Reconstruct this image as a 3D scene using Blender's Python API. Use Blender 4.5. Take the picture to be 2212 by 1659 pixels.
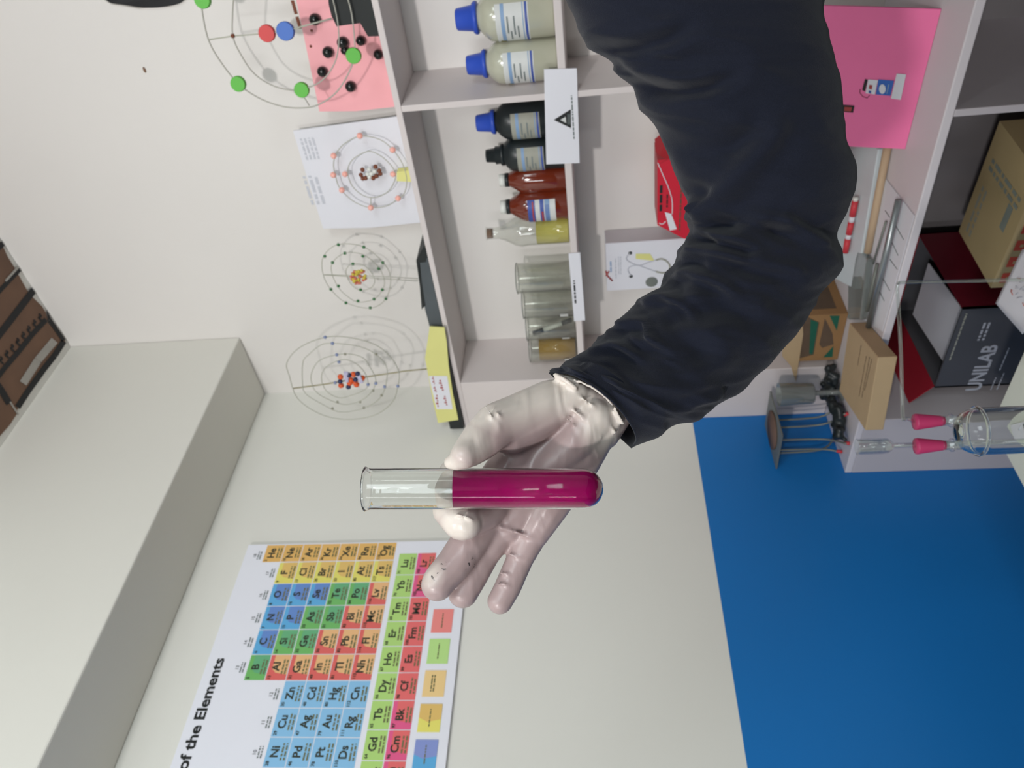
import bpy, bmesh, math, random
from mathutils import Vector, Matrix, noise
random.seed(7)
PI = math.pi
SC = bpy.context.scene
COL = SC.collection
for o in list(bpy.data.objects): bpy.data.objects.remove(o, do_unlink=True)

# ---------------------------------------------------------------- camera
# The photograph is stored lying on its side: its left edge is the ceiling.
F = 1692.0
CAM = Vector((1.441, -1.537, 1.45))
RGT = Vector((0.7238997, 0.6884843, -0.0442548))     # to the right in the upright view
DWN = Vector((-0.1102855, 0.0521601, -0.9925303))
FWD = Vector((-0.6810333, 0.7233731, 0.1136886))
cam_d = bpy.data.cameras.new('camera')
cam = bpy.data.objects.new('camera', cam_d)
COL.objects.link(cam)
cam_d.sensor_fit = 'HORIZONTAL'; cam_d.sensor_width = 36.0
cam_d.lens = F/2212*36.0
cam_d.clip_start = 0.02
ax, ay, az = DWN, RGT, -FWD
cam.matrix_world = Matrix(((ax.x, ay.x, az.x, CAM.x), (ax.y, ay.y, az.y, CAM.y), (ax.z, ay.z, az.z, CAM.z), (0, 0, 0, 1)))
cam_d.dof.use_dof = True
cam_d.dof.focus_distance = 0.50
cam_d.dof.aperture_fstop = 17.0
SC.camera = cam

# ---------------------------------------------------------------- world, exposure, lamps
SC.view_settings.view_transform = 'Standard'
SC.view_settings.look = 'None'
SC.view_settings.gamma = 1.0
SC.view_settings.use_curve_mapping = False
SC.view_settings.exposure = -0.04
w = bpy.data.worlds.new('room_air'); SC.world = w; w.use_nodes = True
w.node_tree.nodes['Background'].inputs[0].default_value = (0.9, 0.95, 1.0, 1)
w.node_tree.nodes['Background'].inputs[1].default_value = 0.3

def area(name, loc, target, sx, sy, power, color, spread=180):
    d = bpy.data.lights.new(name, 'AREA'); d.shape = 'RECTANGLE'; d.size = sx; d.size_y = sy
    d.energy = power; d.color = color; d.spread = math.radians(spread)
    o = bpy.data.objects.new(name, d); COL.objects.link(o); o.location = loc
    o.rotation_euler = (Vector(target)-Vector(loc)).to_track_quat('-Z', 'Y').to_euler()
    return o
area('lamp_far', (1.95, -3.75, 2.46), (0.9, 0.0, 2.1), 0.16, 0.14, 12.5, (1.0, 0.965, 0.95), 86)
area('doorway_daylight', (1.10, -4.50, 1.95), (1.05, 0.0, 1.9), 0.24, 1.6, 10, (0.97, 0.99, 1.0), 120)
area('lamp_ceiling', (1.75, -1.9, 2.82), (0.3, -1.0, 1.9), 0.25, 1.2, 7, (0.92, 1.0, 0.98), 130)
area('window_daylight', (3.45, -2.3, 2.15), (0.0, -1.2, 2.45), 1.4, 0.9, 13.5, (0.88, 0.97, 1.0), 90)

# ---------------------------------------------------------------- pixels of the photograph -> points of the place
def ray(px, py):
    return RGT*((1659-py-829.5)/F) + DWN*((px-1106.0)/F) + FWD
def P(px, py, a, val):
    r = ray(px, py); return CAM + r*((val-CAM[a])/r[a])
def PX(px, py, v=0.0): return P(px, py, 0, v)
def PY(px, py, v=0.0): return P(px, py, 1, v)
def PZ(px, py, v=0.0): return P(px, py, 2, v)
def PD(px, py, d): return CAM + ray(px, py)*d

# ---------------------------------------------------------------- materials
def lin(c):
    return tuple(((x/255)/12.92 if x/255 <= 0.04045 else ((x/255+0.055)/1.055)**2.4) for x in c)
def mat(name, rgb, rough=0.55, var=0.06, nscale=9.0, bump=0.0, bscale=60.0, metal=0.0, trans=0.0, ior=1.45,
        spec=0.5, rgb2=None, sheen=0.0, sss=0.0, coat=0.0, detail=4.0):
    m = bpy.data.materials.new(name); m.use_nodes = True
    nt = m.node_tree; b = nt.nodes['Principled BSDF']
    c = lin(rgb)
    tc = nt.nodes.new('ShaderNodeTexCoord')
    nz = nt.nodes.new('ShaderNodeTexNoise'); nz.inputs['Scale'].default_value = nscale; nz.inputs['Detail'].default_value = detail
    nt.links.new(tc.outputs['Object'], nz.inputs['Vector'])
    mx = nt.nodes.new('ShaderNodeMix'); mx.data_type = 'RGBA'
    c2 = lin(rgb2) if rgb2 else tuple(x*(1-var) for x in c)
    mx.inputs[6].default_value = (*[min(1, x*(1+var*0.5)) for x in c], 1) if not rgb2 else (*c, 1)
    mx.inputs[7].default_value = (*c2, 1)
    nt.links.new(nz.outputs['Fac'], mx.inputs[0]); nt.links.new(mx.outputs[2], b.inputs['Base Color'])
    b.inputs['Roughness'].default_value = rough; b.inputs['Metallic'].default_value = metal
    b.inputs['Transmission Weight'].default_value = trans; b.inputs['IOR'].default_value = ior
    b.inputs['Specular IOR Level'].default_value = spec
    if sheen: b.inputs['Sheen Weight'].default_value = sheen
    if coat: b.inputs['Coat Weight'].default_value = coat; b.inputs['Coat Roughness'].default_value = 0.1
    if sss:
        b.inputs['Subsurface Weight'].default_value = sss
        b.inputs['Subsurface Radius'].default_value = (0.01, 0.006, 0.004)
        b.inputs['Subsurface Scale'].default_value = 0.4
    if bump:
        n2 = nt.nodes.new('ShaderNodeTexNoise'); n2.inputs['Scale'].default_value = bscale; n2.inputs['Detail'].default_value = 5
        nt.links.new(tc.outputs['Object'], n2.inputs['Vector'])
        bp = nt.nodes.new('ShaderNodeBump'); bp.inputs['Strength'].default_value = bump; bp.inputs['Distance'].default_value = 0.004
        nt.links.new(n2.outputs['Fac'], bp.inputs['Height']); nt.links.new(bp.outputs['Normal'], b.inputs['Normal'])
    return m
def thin_glass(name, tint=(240, 245, 242), refl=1.0, cloud=0.0):
    m = bpy.data.materials.new(name); m.use_nodes = True; nt = m.node_tree
    for n in list(nt.nodes): nt.nodes.remove(n)
    out = nt.nodes.new('ShaderNodeOutputMaterial'); tr = nt.nodes.new('ShaderNodeBsdfTransparent')
    gl = nt.nodes.new('ShaderNodeBsdfGlossy'); gl.inputs['Roughness'].default_value = 0.04
    tr.inputs[0].default_value = (*lin(tint), 1)
    lw = nt.nodes.new('ShaderNodeLayerWeight'); lw.inputs[0].default_value = 0.35*refl
    nz = nt.nodes.new('ShaderNodeTexNoise'); nz.inputs['Scale'].default_value = 25
    ma = nt.nodes.new('ShaderNodeMath'); ma.operation = 'MULTIPLY_ADD'; ma.inputs[1].default_value = 0.06; ma.inputs[2].default_value = 0.10
    ad = nt.nodes.new('ShaderNodeMath'); ad.operation = 'ADD'; ad.use_clamp = True
    nt.links.new(nz.outputs['Fac'], ma.inputs[0]); nt.links.new(ma.outputs[0], ad.inputs[0]); nt.links.new(lw.outputs['Facing'], ad.inputs[1])
    mu = nt.nodes.new('ShaderNodeMath'); mu.operation = 'MULTIPLY'; mu.inputs[1].default_value = 0.45
    nt.links.new(ad.outputs[0], mu.inputs[0])
    mx = nt.nodes.new('ShaderNodeMixShader'); nt.links.new(mu.outputs[0], mx.inputs[0])
    nt.links.new(tr.outputs[0], mx.inputs[1]); nt.links.new(gl.outputs[0], mx.inputs[2])
    last = mx
    if cloud:
        df = nt.nodes.new('ShaderNodeBsdfDiffuse'); df.inputs[0].default_value = (*lin(tint), 1)
        m2 = nt.nodes.new('ShaderNodeMixShader'); m2.inputs[0].default_value = cloud
        nt.links.new(mx.outputs[0], m2.inputs[1]); nt.links.new(df.outputs[0], m2.inputs[2]); last = m2
    nt.links.new(last.outputs[0], out.inputs[0])
    return m

M = {}
M['wall'] = mat('wall_paint', (224, 220, 216), 0.5, 0.05, 2.2, 0.12, 14)
M['wall_left'] = mat('wall_paint_gloss', (226, 225, 218), 0.42, 0.05, 2.0, 0.08, 9)
M['blue'] = mat('dado_blue_paint', (20, 116, 192), 0.42, 0.07, 1.6, 0.08, 9)
M['beam'] = mat('beam_paint', (224, 222, 214), 0.55, 0.05, 2, 0.15, 12)
M['ceil'] = mat('ceiling_paint', (232, 231, 226), 0.7, 0.05, 2, 0.1, 12)
M['floor'] = mat('floor_tile', (96, 92, 88), 0.4, 0.12, 3)
M['board'] = mat('shelf_board_paint', (214, 205, 203), 0.5, 0.06, 6, 0.08, 30)
M['board_edge'] = mat('shelf_edge_paint', (232, 224, 214), 0.5, 0.05, 9)
M['cab'] = mat('cabinet_paint', (196, 190, 194), 0.5, 0.06, 5, 0.06, 30)
M['white'] = mat('white_paper', (224, 224, 231), 0.7, 0.03, 12)
M['print_white'] = mat('poster_white', (233, 234, 243), 0.38, 0.03, 8)
M['ink'] = mat('black_ink', (28, 30, 30), 0.6, 0.05)
M['grey_ink'] = mat('grey_ink', (120, 128, 128), 0.7, 0.1, 80)
M['faint_ink'] = mat('faint_ink', (196, 198, 206), 0.7, 0.06, 80)
M['pink'] = mat('hot_pink_card', (244, 118, 170), 0.6, 0.05, 16, 0.05, 50)
M['pinkpaper'] = mat('pale_pink_paper', (248, 176, 182), 0.7, 0.05, 20, 0.1, 40)
M['yellow'] = mat('yellow_paper', (222, 219, 140), 0.7, 0.08, 14, 0.1, 40)
M['black'] = mat('black_card', (34, 38, 38), 0.6, 0.25, 20, 0.1, 60)
M['darkbox'] = mat('slate_board', (84, 90, 94), 0.6, 0.25, 18, 0.1, 60)
M['green'] = mat('green_foam', (84, 178, 52), 0.5, 0.1, 30)
M['red'] = mat('red_foam', (205, 50, 50), 0.5, 0.1, 30)
M['bluefoam'] = mat('blue_foam', (52, 104, 190), 0.5, 0.1, 30)
M['wire'] = mat('grey_wire', (176, 174, 164), 0.5, 0.1, 30)
M['wire2'] = mat('pale_string', (176, 176, 162), 0.6, 0.1, 30)
M['stick'] = mat('bamboo_stick', (158, 150, 118), 0.6, 0.15, 40)
M['bead_black'] = mat('black_bead', (26, 28, 28), 0.18, 0.1, 30)
M['bead_pink'] = mat('pink_bead', (250, 192, 178), 0.35, 0.15, 90, rgb2=(240, 164, 150))
M['bead_green'] = mat('green_bead', (66, 118, 74), 0.5, 0.2, 50)
M['bead_blue'] = mat('faded_blue_bead', (130, 142, 178), 0.6, 0.15, 50)
M['bead_grey'] = mat('grey_bead', (150, 148, 132), 0.6, 0.15, 50)
M['brown'] = mat('brown_bead', (120, 66, 44), 0.5, 0.15, 60)
M['beadwhite'] = mat('white_bead', (222, 224, 218), 0.4, 0.05, 60)
M['orange'] = mat('orange_bead', (224, 92, 42), 0.45, 0.12, 60)
M['navybead'] = mat('navy_bead', (42, 50, 88), 0.45, 0.12, 60)
M['lilac'] = mat('lilac_tape', (190, 186, 214), 0.4, 0.08, 60)
M['salmon'] = mat('salmon_bead', (206, 112, 96), 0.5, 0.12, 60)
M['ybead'] = mat('yellow_bead', (208, 190, 74), 0.5, 0.12, 60)
M['cap_blue'] = mat('blue_cap_plastic', (48, 82, 190), 0.4, 0.08, 30)
M['hdpe'] = mat('cloudy_bottle_plastic', (196, 196, 176), 0.25, 0.06, 12, trans=0.15, coat=1.0)
M['bottle_black'] = mat('black_bottle_plastic', (34, 40, 42), 0.35, 0.15, 20)
M['amber'] = mat('amber_glass', (126, 48, 26), 0.08, 0.15, 9, trans=0.25, coat=1.0)
M['label'] = mat('bottle_label', (208, 210, 208), 0.5, 0.05, 60)
M['label_dim'] = mat('worn_bottle_label', (160, 160, 148), 0.55, 0.15, 70)
M['label_blue'] = mat('label_blue_ink', (62, 84, 160), 0.5, 0.15, 60)
M['label_lblue'] = mat('label_light_blue_ink', (130, 160, 196), 0.5, 0.15, 60)
M['label_red'] = mat('label_red_ink', (168, 62, 60), 0.5, 0.15, 60)
M['label_olive'] = mat('label_olive_mark', (128, 120, 60), 0.5, 0.15, 60)
M['glass'] = thin_glass('thin_clear_glass', (250, 252, 251), 1.0)
M['glass_jar'] = thin_glass('jar_glass', (246, 247, 244), 0.9, 0.03)
M['plastic_clear'] = thin_glass('clear_plastic', (196, 202, 200), 1.3, 0.22)
M['oil'] = mat('pale_yellow_liquid', (226, 216, 110), 0.1, 0.06, 20, trans=0.35)
M['amberliq'] = mat('ochre_liquid', (204, 160, 48), 0.12, 0.1, 14, trans=0.25)
M['redbox'] = mat('red_carton', (206, 30, 52), 0.45, 0.08, 14)
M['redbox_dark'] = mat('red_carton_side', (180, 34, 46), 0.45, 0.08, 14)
M['kraft'] = mat('kraft_board', (182, 157, 122), 0.75, 0.08, 22, 0.1, 60)
M['kraft2'] = mat('brown_carton', (150, 114, 74), 0.75, 0.12, 22, 0.1, 60)
M['carton_ink'] = mat('carton_dark_ink', (96, 78, 62), 0.75, 0.2, 60)
M['carton_green'] = mat('carton_green_ink', (26, 92, 72), 0.75, 0.1, 60)
M['wood'] = mat('pale_wood', (196, 170, 140), 0.6, 0.12, 30)
M['steel'] = mat('brushed_steel', (150, 156, 158), 0.3, 0.1, 40, metal=0.75)
M['steel_dull'] = mat('dull_steel', (128, 132, 126), 0.5, 0.15, 40, metal=0.4)
M['redcap'] = mat('red_plastic_tip', (206, 60, 70), 0.5, 0.1, 40)
M['gauze'] = mat('rusty_gauze', (112, 88, 76), 0.8, 0.35, 70, 0.5, 200)
M['slate'] = mat('slate_carton', (80, 80, 84), 0.4, 0.1, 14)
M['maroon'] = mat('maroon_carton', (112, 24, 40), 0.45, 0.12, 14)
M['crimson'] = mat('crimson_flap', (156, 30, 46), 0.5, 0.1, 14)
M['lettering'] = mat('pale_lettering', (178, 180, 188), 0.5, 0.1, 40)
M['tanbox'] = mat('tan_carton', (188, 167, 124), 0.6, 0.12, 12)
M['tanred'] = mat('carton_red_print', (206, 84, 66), 0.6, 0.12, 40)
M['tanblue'] = mat('carton_blue_print', (140, 148, 140), 0.6, 0.2, 30)
M['stopper'] = mat('pink_rubber', (190, 52, 104), 0.45, 0.12, 30, trans=0.15)
M['table'] = mat('white_table_top', (222, 226, 214), 0.4, 0.05, 5)
M['mural_brown'] = mat('mural_brown_paint', (134, 100, 78), 0.7, 0.25, 9, rgb2=(92, 70, 58))
M['mural_black'] = mat('mural_black_paint', (36, 36, 38), 0.7, 0.2, 20)
M['mural_white'] = mat('mural_white_paint', (176, 172, 166), 0.7, 0.2, 40)
M['navy'] = mat('navy_cloth', (21, 25, 39), 0.85, 0.22, 900, 0.3, 1400, spec=0.24, sheen=0.09)
M['trousers'] = mat('grey_trouser_cloth', (60, 62, 70), 0.85, 0.2, 300)
M['skin'] = mat('skin', (170, 120, 92), 0.5, 0.08, 30, sss=0.1)
M['hair'] = mat('black_hair', (24, 20, 18), 0.5, 0.2, 200)
M['cork'] = mat('cork', (130, 100, 80), 0.8, 0.2, 90)

# ---------------------------------------------------------------- mesh builder
FONT = {}
def glyphs(body, bold):
    k = (body, bold)
    if k in FONT: return FONT[k]
    c = bpy.data.curves.new('t', 'FONT'); c.body = body; c.size = 1.0; c.offset = 0.028 if bold else 0.0
    c.resolution_u = 3
    o = bpy.data.objects.new('t', c)
    me = o.to_mesh()
    v = [(p.co.x, p.co.y) for p in me.vertices]; f = [tuple(q.vertices) for q in me.polygons]
    o.to_mesh_clear(); bpy.data.objects.remove(o); bpy.data.curves.remove(c)
    if v:
        x0 = min(p[0] for p in v); x1 = max(p[0] for p in v)
    else: x0, x1 = 0, 1
    FONT[k] = (v, f, x0, x1)
    return FONT[k]

class MB:
    def __init__(s): s.v = []; s.f = []; s.m = []; s.s = []; s.mats = []
    def mi(s, m):
        if m not in s.mats: s.mats.append(m)
        return s.mats.index(m)
    def add(s, vs, fs, m, smooth=False):
        b = len(s.v); i = s.mi(m)
        s.v += [tuple(p) for p in vs]
        for f in fs: s.f.append(tuple(b+k for k in f)); s.m.append(i); s.s.append(smooth)
        return s
    def hexa(s, b4, t4, m):
        return s.add(list(b4)+list(t4), [(3, 2, 1, 0), (4, 5, 6, 7), (0, 1, 5, 4), (1, 2, 6, 5), (2, 3, 7, 6), (3, 0, 4, 7)], m)
    def box(s, x0, x1, y0, y1, z0, z1, m):
        return s.hexa([(x0, y0, z0), (x1, y0, z0), (x1, y1, z0), (x0, y1, z0)], [(x0, y0, z1), (x1, y0, z1), (x1, y1, z1), (x0, y1, z1)], m)
    def prism(s, pts, off, m, mside=None):
        n = len(pts); off = Vector(off); pts = [Vector(p) for p in pts]
        s.add(pts, [tuple(range(n))], m); s.add([p+off for p in pts], [tuple(reversed(range(n)))], mside or m)
        b = len(s.v)-2*n; i = s.mi(mside or m)
        for k in range(n):
            j = (k+1) % n; s.f.append((b+j, b+k, b+n+k, b+n+j)); s.m.append(i); s.s.append(False)
        return s
    def quad(s, a, b, c, d, m): return s.add([a, b, c, d], [(0, 1, 2, 3)], m)
    def lathe(s, prof, o, m, seg=32, up=(0, 0, 1), smooth=True, arc=None, a0=0.0):
        o = Vector(o); up = Vector(up).normalized()
        q = Vector((0, 0, 1)).rotation_difference(up)
        n = seg; vs = []; fs = []
        full = arc is None; tot = 2*PI if full else arc; cnt = n if full else n+1
        for r, z in prof:
            for k in range(cnt):
                a = a0 + tot*k/n
                vs.append(o + q @ Vector((r*math.cos(a), r*math.sin(a), z)))
        for i in range(len(prof)-1):
            for k in range(n):
                j = (k+1) % cnt if full else k+1
                fs.append((i*cnt+k, i*cnt+j, (i+1)*cnt+j, (i+1)*cnt+k))
        return s.add(vs, fs, m, smooth)
    def sphere(s, c, r, m, seg=12, ry=1.0, rz=1.0):
        c = Vector(c); prof = []
        h = seg//2; vs = []; fs = []
        for i in range(h+1):
            t = PI*i/h
            for k in range(seg):
                a = 2*PI*k/seg
                vs.append(c+Vector((r*math.sin(t)*math.cos(a), r*ry*math.sin(t)*math.sin(a), r*rz*math.cos(t))))
        for i in range(h):
            for k in range(seg):
                j = (k+1) % seg; fs.append((i*seg+k, (i+1)*seg+k, (i+1)*seg+j, i*seg+j))
        return s.add(vs, fs, m, True)
    def tube(s, pts, r, m, seg=8, closed=False, caps=True):
        pts = [Vector(p) for p in pts]; n = len(pts)
        rr = r if isinstance(r, (list, tuple)) else [r]*n
        vs = []; fs = []; prev = None
        for i, p in enumerate(pts):
            a = pts[(i-1) % n] if (closed or i > 0) else p
            b = pts[(i+1) % n] if (closed or i < n-1) else p
            t = (b-a).normalized()
            if prev is None:
                u = t.orthogonal().normalized()
            else:
                u = (prev - t*prev.dot(t)).normalized()
            prev = u; w_ = t.cross(u)
            for k in range(seg):
                an = 2*PI*k/seg; vs.append(p+(u*math.cos(an)+w_*math.sin(an))*rr[i])
        m_ = n if closed else n-1
        for i in range(m_):
            for k in range(seg):
                j = (k+1) % seg; i2 = (i+1) % n
                fs.append((i*seg+k, i*seg+j, i2*seg+j, i2*seg+k))
        if not closed and caps:
            fs.append(tuple(reversed(range(seg)))); fs.append(tuple((n-1)*seg+k for k in range(seg)))
        return s.add(vs, fs, m, True)
    def text(s, body, o, rt, up, h, m, width=None, bold=False, center=False):
        v, f, x0, x1 = glyphs(body, bold)
        if not v: return s
        rt = Vector(rt); up = Vector(up); o = Vector(o)
        sx = h if width is None else width/max(1e-6, x1-x0)
        off = (x0+x1)/2 if center else x0
        return s.add([o+rt*((p[0]-off)*sx)+up*(p[1]*h) for p in v], f, m)
    def lines(s, o, rt, up, w_, h, n, m, seed=1):
        """rows of small print too small to read"""
        rd = random.Random(seed); o = Vector(o); rt = Vector(rt); up = Vector(up)
        rh = h/n
        for i in range(n):
            x = 0.0; y = h-(i+0.75)*rh
            while x < w_:
                wl = min(w_-x, rh*rd.uniform(0.5, 2.4))
                if wl > rh*0.15:
                    a = o+rt*x+up*y; b = a+rt*wl
                    s.quad(a, b, b+up*rh*0.5, a+up*rh*0.5, m)
                x += wl + rh*0.35
        return s
    def build(s, name, parent=None, bevel=0.0, mods=None):
        me = bpy.data.meshes.new(name)
        me.from_pydata(s.v, [], s.f); me.update()
        for m in s.mats: me.materials.append(m)
        for p, i, sm in zip(me.polygons, s.m, s.s): p.material_index = i; p.use_smooth = sm
        o = bpy.data.objects.new(name, me); COL.objects.link(o)
        if parent:
            o.parent = parent
            o.matrix_parent_inverse = Matrix.Identity(4)
            me.transform(Matrix.Translation(-Vector(parent.location)))
        if bevel:
            b = o.modifiers.new('b', 'BEVEL'); b.width = bevel; b.segments = 2; b.limit_method = 'ANGLE'
        return o
def tag(o, label=None, cat=None, group=None, kind=None):
    if label: o['label'] = label
    if cat: o['category'] = cat
    if group: o['group'] = group
    if kind: o['kind'] = kind
    return o
def empty(name, loc, label, cat, group=None):
    o = bpy.data.objects.new(name, None); COL.objects.link(o); o.location = loc; o.empty_display_size = 0.02
    return tag(o, label, cat, group)
def spline(pts, n=8, closed=True):
    pts = [Vector(p) for p in pts]; out = []; L = len(pts)
    for i in range(L if closed else L-1):
        p0 = pts[(i-1) % L] if closed or i > 0 else pts[0]
        p1 = pts[i]; p2 = pts[(i+1) % L]
        p3 = pts[(i+2) % L] if closed or i+2 < L else pts[-1]
        for k in range(n):
            t = k/n
            out.append(0.5*((2*p1)+(p2-p0)*t+(2*p0-5*p1+4*p2-p3)*t*t+(3*p1-p0-3*p2+p3)*t**3))
    if not closed: out.append(pts[-1])
    return out
X, Y, Z = Vector((1, 0, 0)), Vector((0, 1, 0)), Vector((0, 0, 1))

# ================================================================ THE ROOM
RX, RY, CZ = 3.6, -4.6, 2.869
def wallbox(name, args, m):
    return tag(MB().box(*args, m).build(name), kind='structure')
b = MB(); b.box(-0.12, 0, RY, 0.12, 1.2305, CZ, M['wall_left']); b.box(-0.12, 0, RY, 0.12, 0, 1.2305, M['blue'])
tag(b.build('wall_left'), kind='structure')
wallbox('wall_back', (0, RX, 0, 0.12, 0, CZ), M['wall'])
wallbox('wall_right', (RX, RX+0.12, RY, 0.12, 0, CZ), M['wall'])
wallbox('wall_front', (-0.12, RX+0.12, RY-0.12, RY, 0, CZ), M['wall'])
wallbox('floor', (-0.12, RX+0.12, RY-0.12, 0.12, -0.1, 0), M['floor'])
wallbox('ceiling', (-0.12, RX+0.12, RY-0.12, 0.12, CZ, CZ+0.1), M['ceil'])
tag(MB().box(0, 0.207, RY, 0, 2.389, CZ, M['beam']).build('trim_1', bevel=0.004), kind='structure')

# ---- mural on the ceiling: painted planks with a jagged outline
zc = CZ-0.003
b = MB()
edge = [(-60, 380), (0, 475), (14, 492), (18, 520), (37, 533), (43, 562), (84, 608), (100, 650), (108, 663), (110, 692), (143, 737),
        (120, 768), (98, 797), (62, 846), (40, 878), (36, 890), (45, 899), (22, 917), (0, 942), (-60, 1010)]
poly = [PZ(x, y, zc) for x, y in edge]
jr = random.Random(8)
poly = [Vector((max(0.212+jr.uniform(0, .012), min(p.x, 1.2)), min(p.y, -0.004-jr.uniform(0, .022)), zc)) for p in poly]
far = [Vector((poly[-1].x+0.10, poly[-1].y-0.12, zc)), Vector((1.2, -0.9, zc)), Vector((1.3, -0.3, zc))]
b.prism(poly+far, (0, 0, 0.002), M['mural_brown'])
def zq(pts, m, dz=0.0006):
    q = [PZ(x, y, zc-dz) for x, y in pts]
    b.add([Vector((p.x, min(p.y, -0.004), p.z)) for p in q], [tuple(range(len(q)))], m)
def zstroke(pts, w0, m, dz=0.0008):
    for (x0, y0), (x1, y1) in zip(pts[:-1], pts[1:]):
        dx, dy = x1-x0, y1-y0; L = math.hypot(dx, dy) or 1; nx, ny = -dy/L*w0/2, dx/L*w0/2
        zq([(x0+nx, y0+ny), (x1+nx, y1+ny), (x1-nx, y1-ny), (x0-nx, y0-ny)], m, dz)
for a, bb, wd in [((-30, 660), (44, 580), 10), ((-30, 760), (80, 618), 15), ((-30, 560), (12, 520), 12)]:
    zstroke([a, bb], wd, M['mural_black'])
zstroke([(2, 476), (14, 494), (17, 520), (36, 533), (43, 562), (84, 608), (98, 650), (108, 663), (108, 692), (138, 736)], 9, M['mural_black'])
zstroke([(138, 737), (118, 768), (95, 797), (60, 846), (38, 880)], 13, M['mural_black'])
zstroke([(-30, 800), (0, 838), (20, 872)], 14, M['mural_black'])
zstroke([(12, 607), (42, 574)], 5, M['mural_white'], 0.0012)
zstroke([(50, 828), (82, 778), (118, 735)], 17, M['mural_white'], 0.0012)
zstroke([(22, 868), (40, 896)], 4, M['mural_white'], 0.0012)
zstroke([(-10, 822), (10, 795), (40, 760), (70, 722), (100, 690)], 11, M['mural_black'], 0.001)   # blot behind the letters
for i in range(9):                                                    # brush-painted letters running along the plank
    x = -4+i*12.0; y = 800-i*13.2
    zstroke([(x, y), (x-9, y-9), (x-2, y-11), (x-7, y-17)], 4, M['mural_black'], 0.0014)
tag(b.build('ceiling_mural'), 'brown painted mural of dark-lined planks on the ceiling corner', 'mural')
b = MB()
pts = [PY(x, y, -0.003) for x, y in [(222, -40), (225, 0), (240, 9), (262, 12), (300, 19), (340, 14), (372, 12), (398, 0), (402, -40)]]
b.prism(pts, (0, 0.002, 0), M['mural_white'])
for i in range(9):
    q = spline([PY(x, y, -0.0036) for x, y in [(224+i*3, -40), (232+i*4, 0-i*0.6), (270+i*5, 9-i*1.5), (318+i*4, 15-i*2), (372, 10-i*1.6), (398, -4), (400, -40)]], 5, False)
    b.tube(q, 0.0016, M['mural_black'], 4)
tag(b.build('wall_drawing'), 'dark brush-stroke drawing at the top edge of the white wall', 'drawing')
b = MB(); b.sphere(PY(312, 151, -0.001), 0.006, M['cork'], 8, 0.3, 0.5)
tag(b.build('wall_nail'), 'small brown nail stub in the bare white wall', 'nail')

# ================================================================ BUILT-IN SHELF
S = -0.16
ZT0, ZT1 = 1.7925, 1.8045       # top board
ZM0, ZM1 = 1.488, 1.502         # middle shelf
sh = empty('wall_shelf', (0.0, 0.0, 0.912), 'white painted built-in two-tier wall shelf above the counter', 'shelf')
MB().box(0.0, 2.4, S, 0, ZT0, ZT1, M['board']).build('top_board', sh, 0.0015)
MB().box(0.155, 2.4, S, 0, ZM0, ZM1, M['board']).build('shelf_board', sh, 0.0015)
MB().box(0.0, 0.155, S, 0, 0.912, ZT0, M['board']).build('side_panel', sh, 0.0015)
for z0, z1 in ((ZM1, ZT0), (0.912, ZM0)):
    MB().box(0.843, 0.855, S, 0, z0, z1, M['board']).build('divider', sh, 0.0012)
MB().box(1.65, 1.665, S, 0, ZM1, ZT0, M['board']).build('divider', sh, 0.0012)

# ---- counter cabinet below
KY = -0.35
cb = empty('counter_cabinet', (0.0, 0.0, 0.0), 'pale grey open counter cabinet under the wall shelf', 'cabinet')
MB().box(0.0, 2.4, KY, 0, 0.896, 0.911, mat('countertop_paint', (218, 212, 216), 0.45, 0.05, 5)).build('countertop', cb, 0.002)
MB().box(0.0, 0.172, KY, 0, 0.0, 0.896, M['cab']).build('side_panel', cb, 0.0015)
MB().box(0.844, 0.856, KY, 0, 0.51, 0.896, M['cab']).build('divider', cb, 0.0012)
MB().box(0.172, 2.4, KY, 0, 0.495, 0.51, M['cab']).build('shelf_board', cb, 0.0015)
MB().box(0.844, 0.856, KY, 0, 0.08, 0.495, M['cab']).build('divider', cb, 0.0012)
MB().box(0.172, 2.4, KY, 0, 0.0, 0.08, M['cab']).build('plinth', cb, 0.0015)
MB().box(0.172, 2.4, -0.006, -0.0005, 0.51, 0.896, mat('cabinet_back_shade', (128, 124, 126), 0.6, 0.08, 6)).build('back_shade_panel', cb)  # added dark panel; the shade inside the cabinet is put into its colour

# ---- small signs stuck on the front edge of the middle shelf
b = MB()
SY = S-0.003
c = [PY(1175, 150, SY), PY(1246, 148, SY), PY(1252, 352, SY), PY(1180, 355, SY)]
b.prism([c[3], c[2], c[1], c[0]], (0, 0.0022, 0), M['white'])
t = [PY(1196, 259, SY-0.0005), PY(1233, 236, SY-0.0005), PY(1233.5, 277, SY-0.0005)]
b.add(t, [(0, 1, 2)], M['ink'])
t = [PY(1210, 259, SY-0.001), PY(1222, 252, SY-0.001), PY(1223, 266, SY-0.001)]
b.add(t, [(0, 1, 2)], M['label'])
for i in range(3):
    x = 1226+i*2.4
    b.quad(PY(x, 269, SY-0.001), PY(x+1, 269, SY-0.001), PY(x+1, 246, SY-0.001), PY(x, 246, SY-0.001), M['grey_ink'])
o = PY(1243, 300, SY-0.0006); b.lines(o, X, Z, 0.083, 0.0052, 1, M['grey_ink'], 3)
tag(b.build('warning_sign'), 'white sign with a black hazard triangle taped to the shelf edge', 'sign')
b = MB()
c = [PY(1228, 548, SY), PY(1253, 546, SY), PY(1264, 692, SY), PY(1240, 694, SY)]
b.prism([c[3], c[2], c[1], c[0]], (0, 0.0022, 0), M['white'])
b.lines(PY(1247, 655, SY-0.0006), X, Z, 0.062, 0.0075, 1, M['ink'], 9)
tag(b.build('shelf_label'), 'narrow white label strip below the glass jars', 'label')

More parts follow.
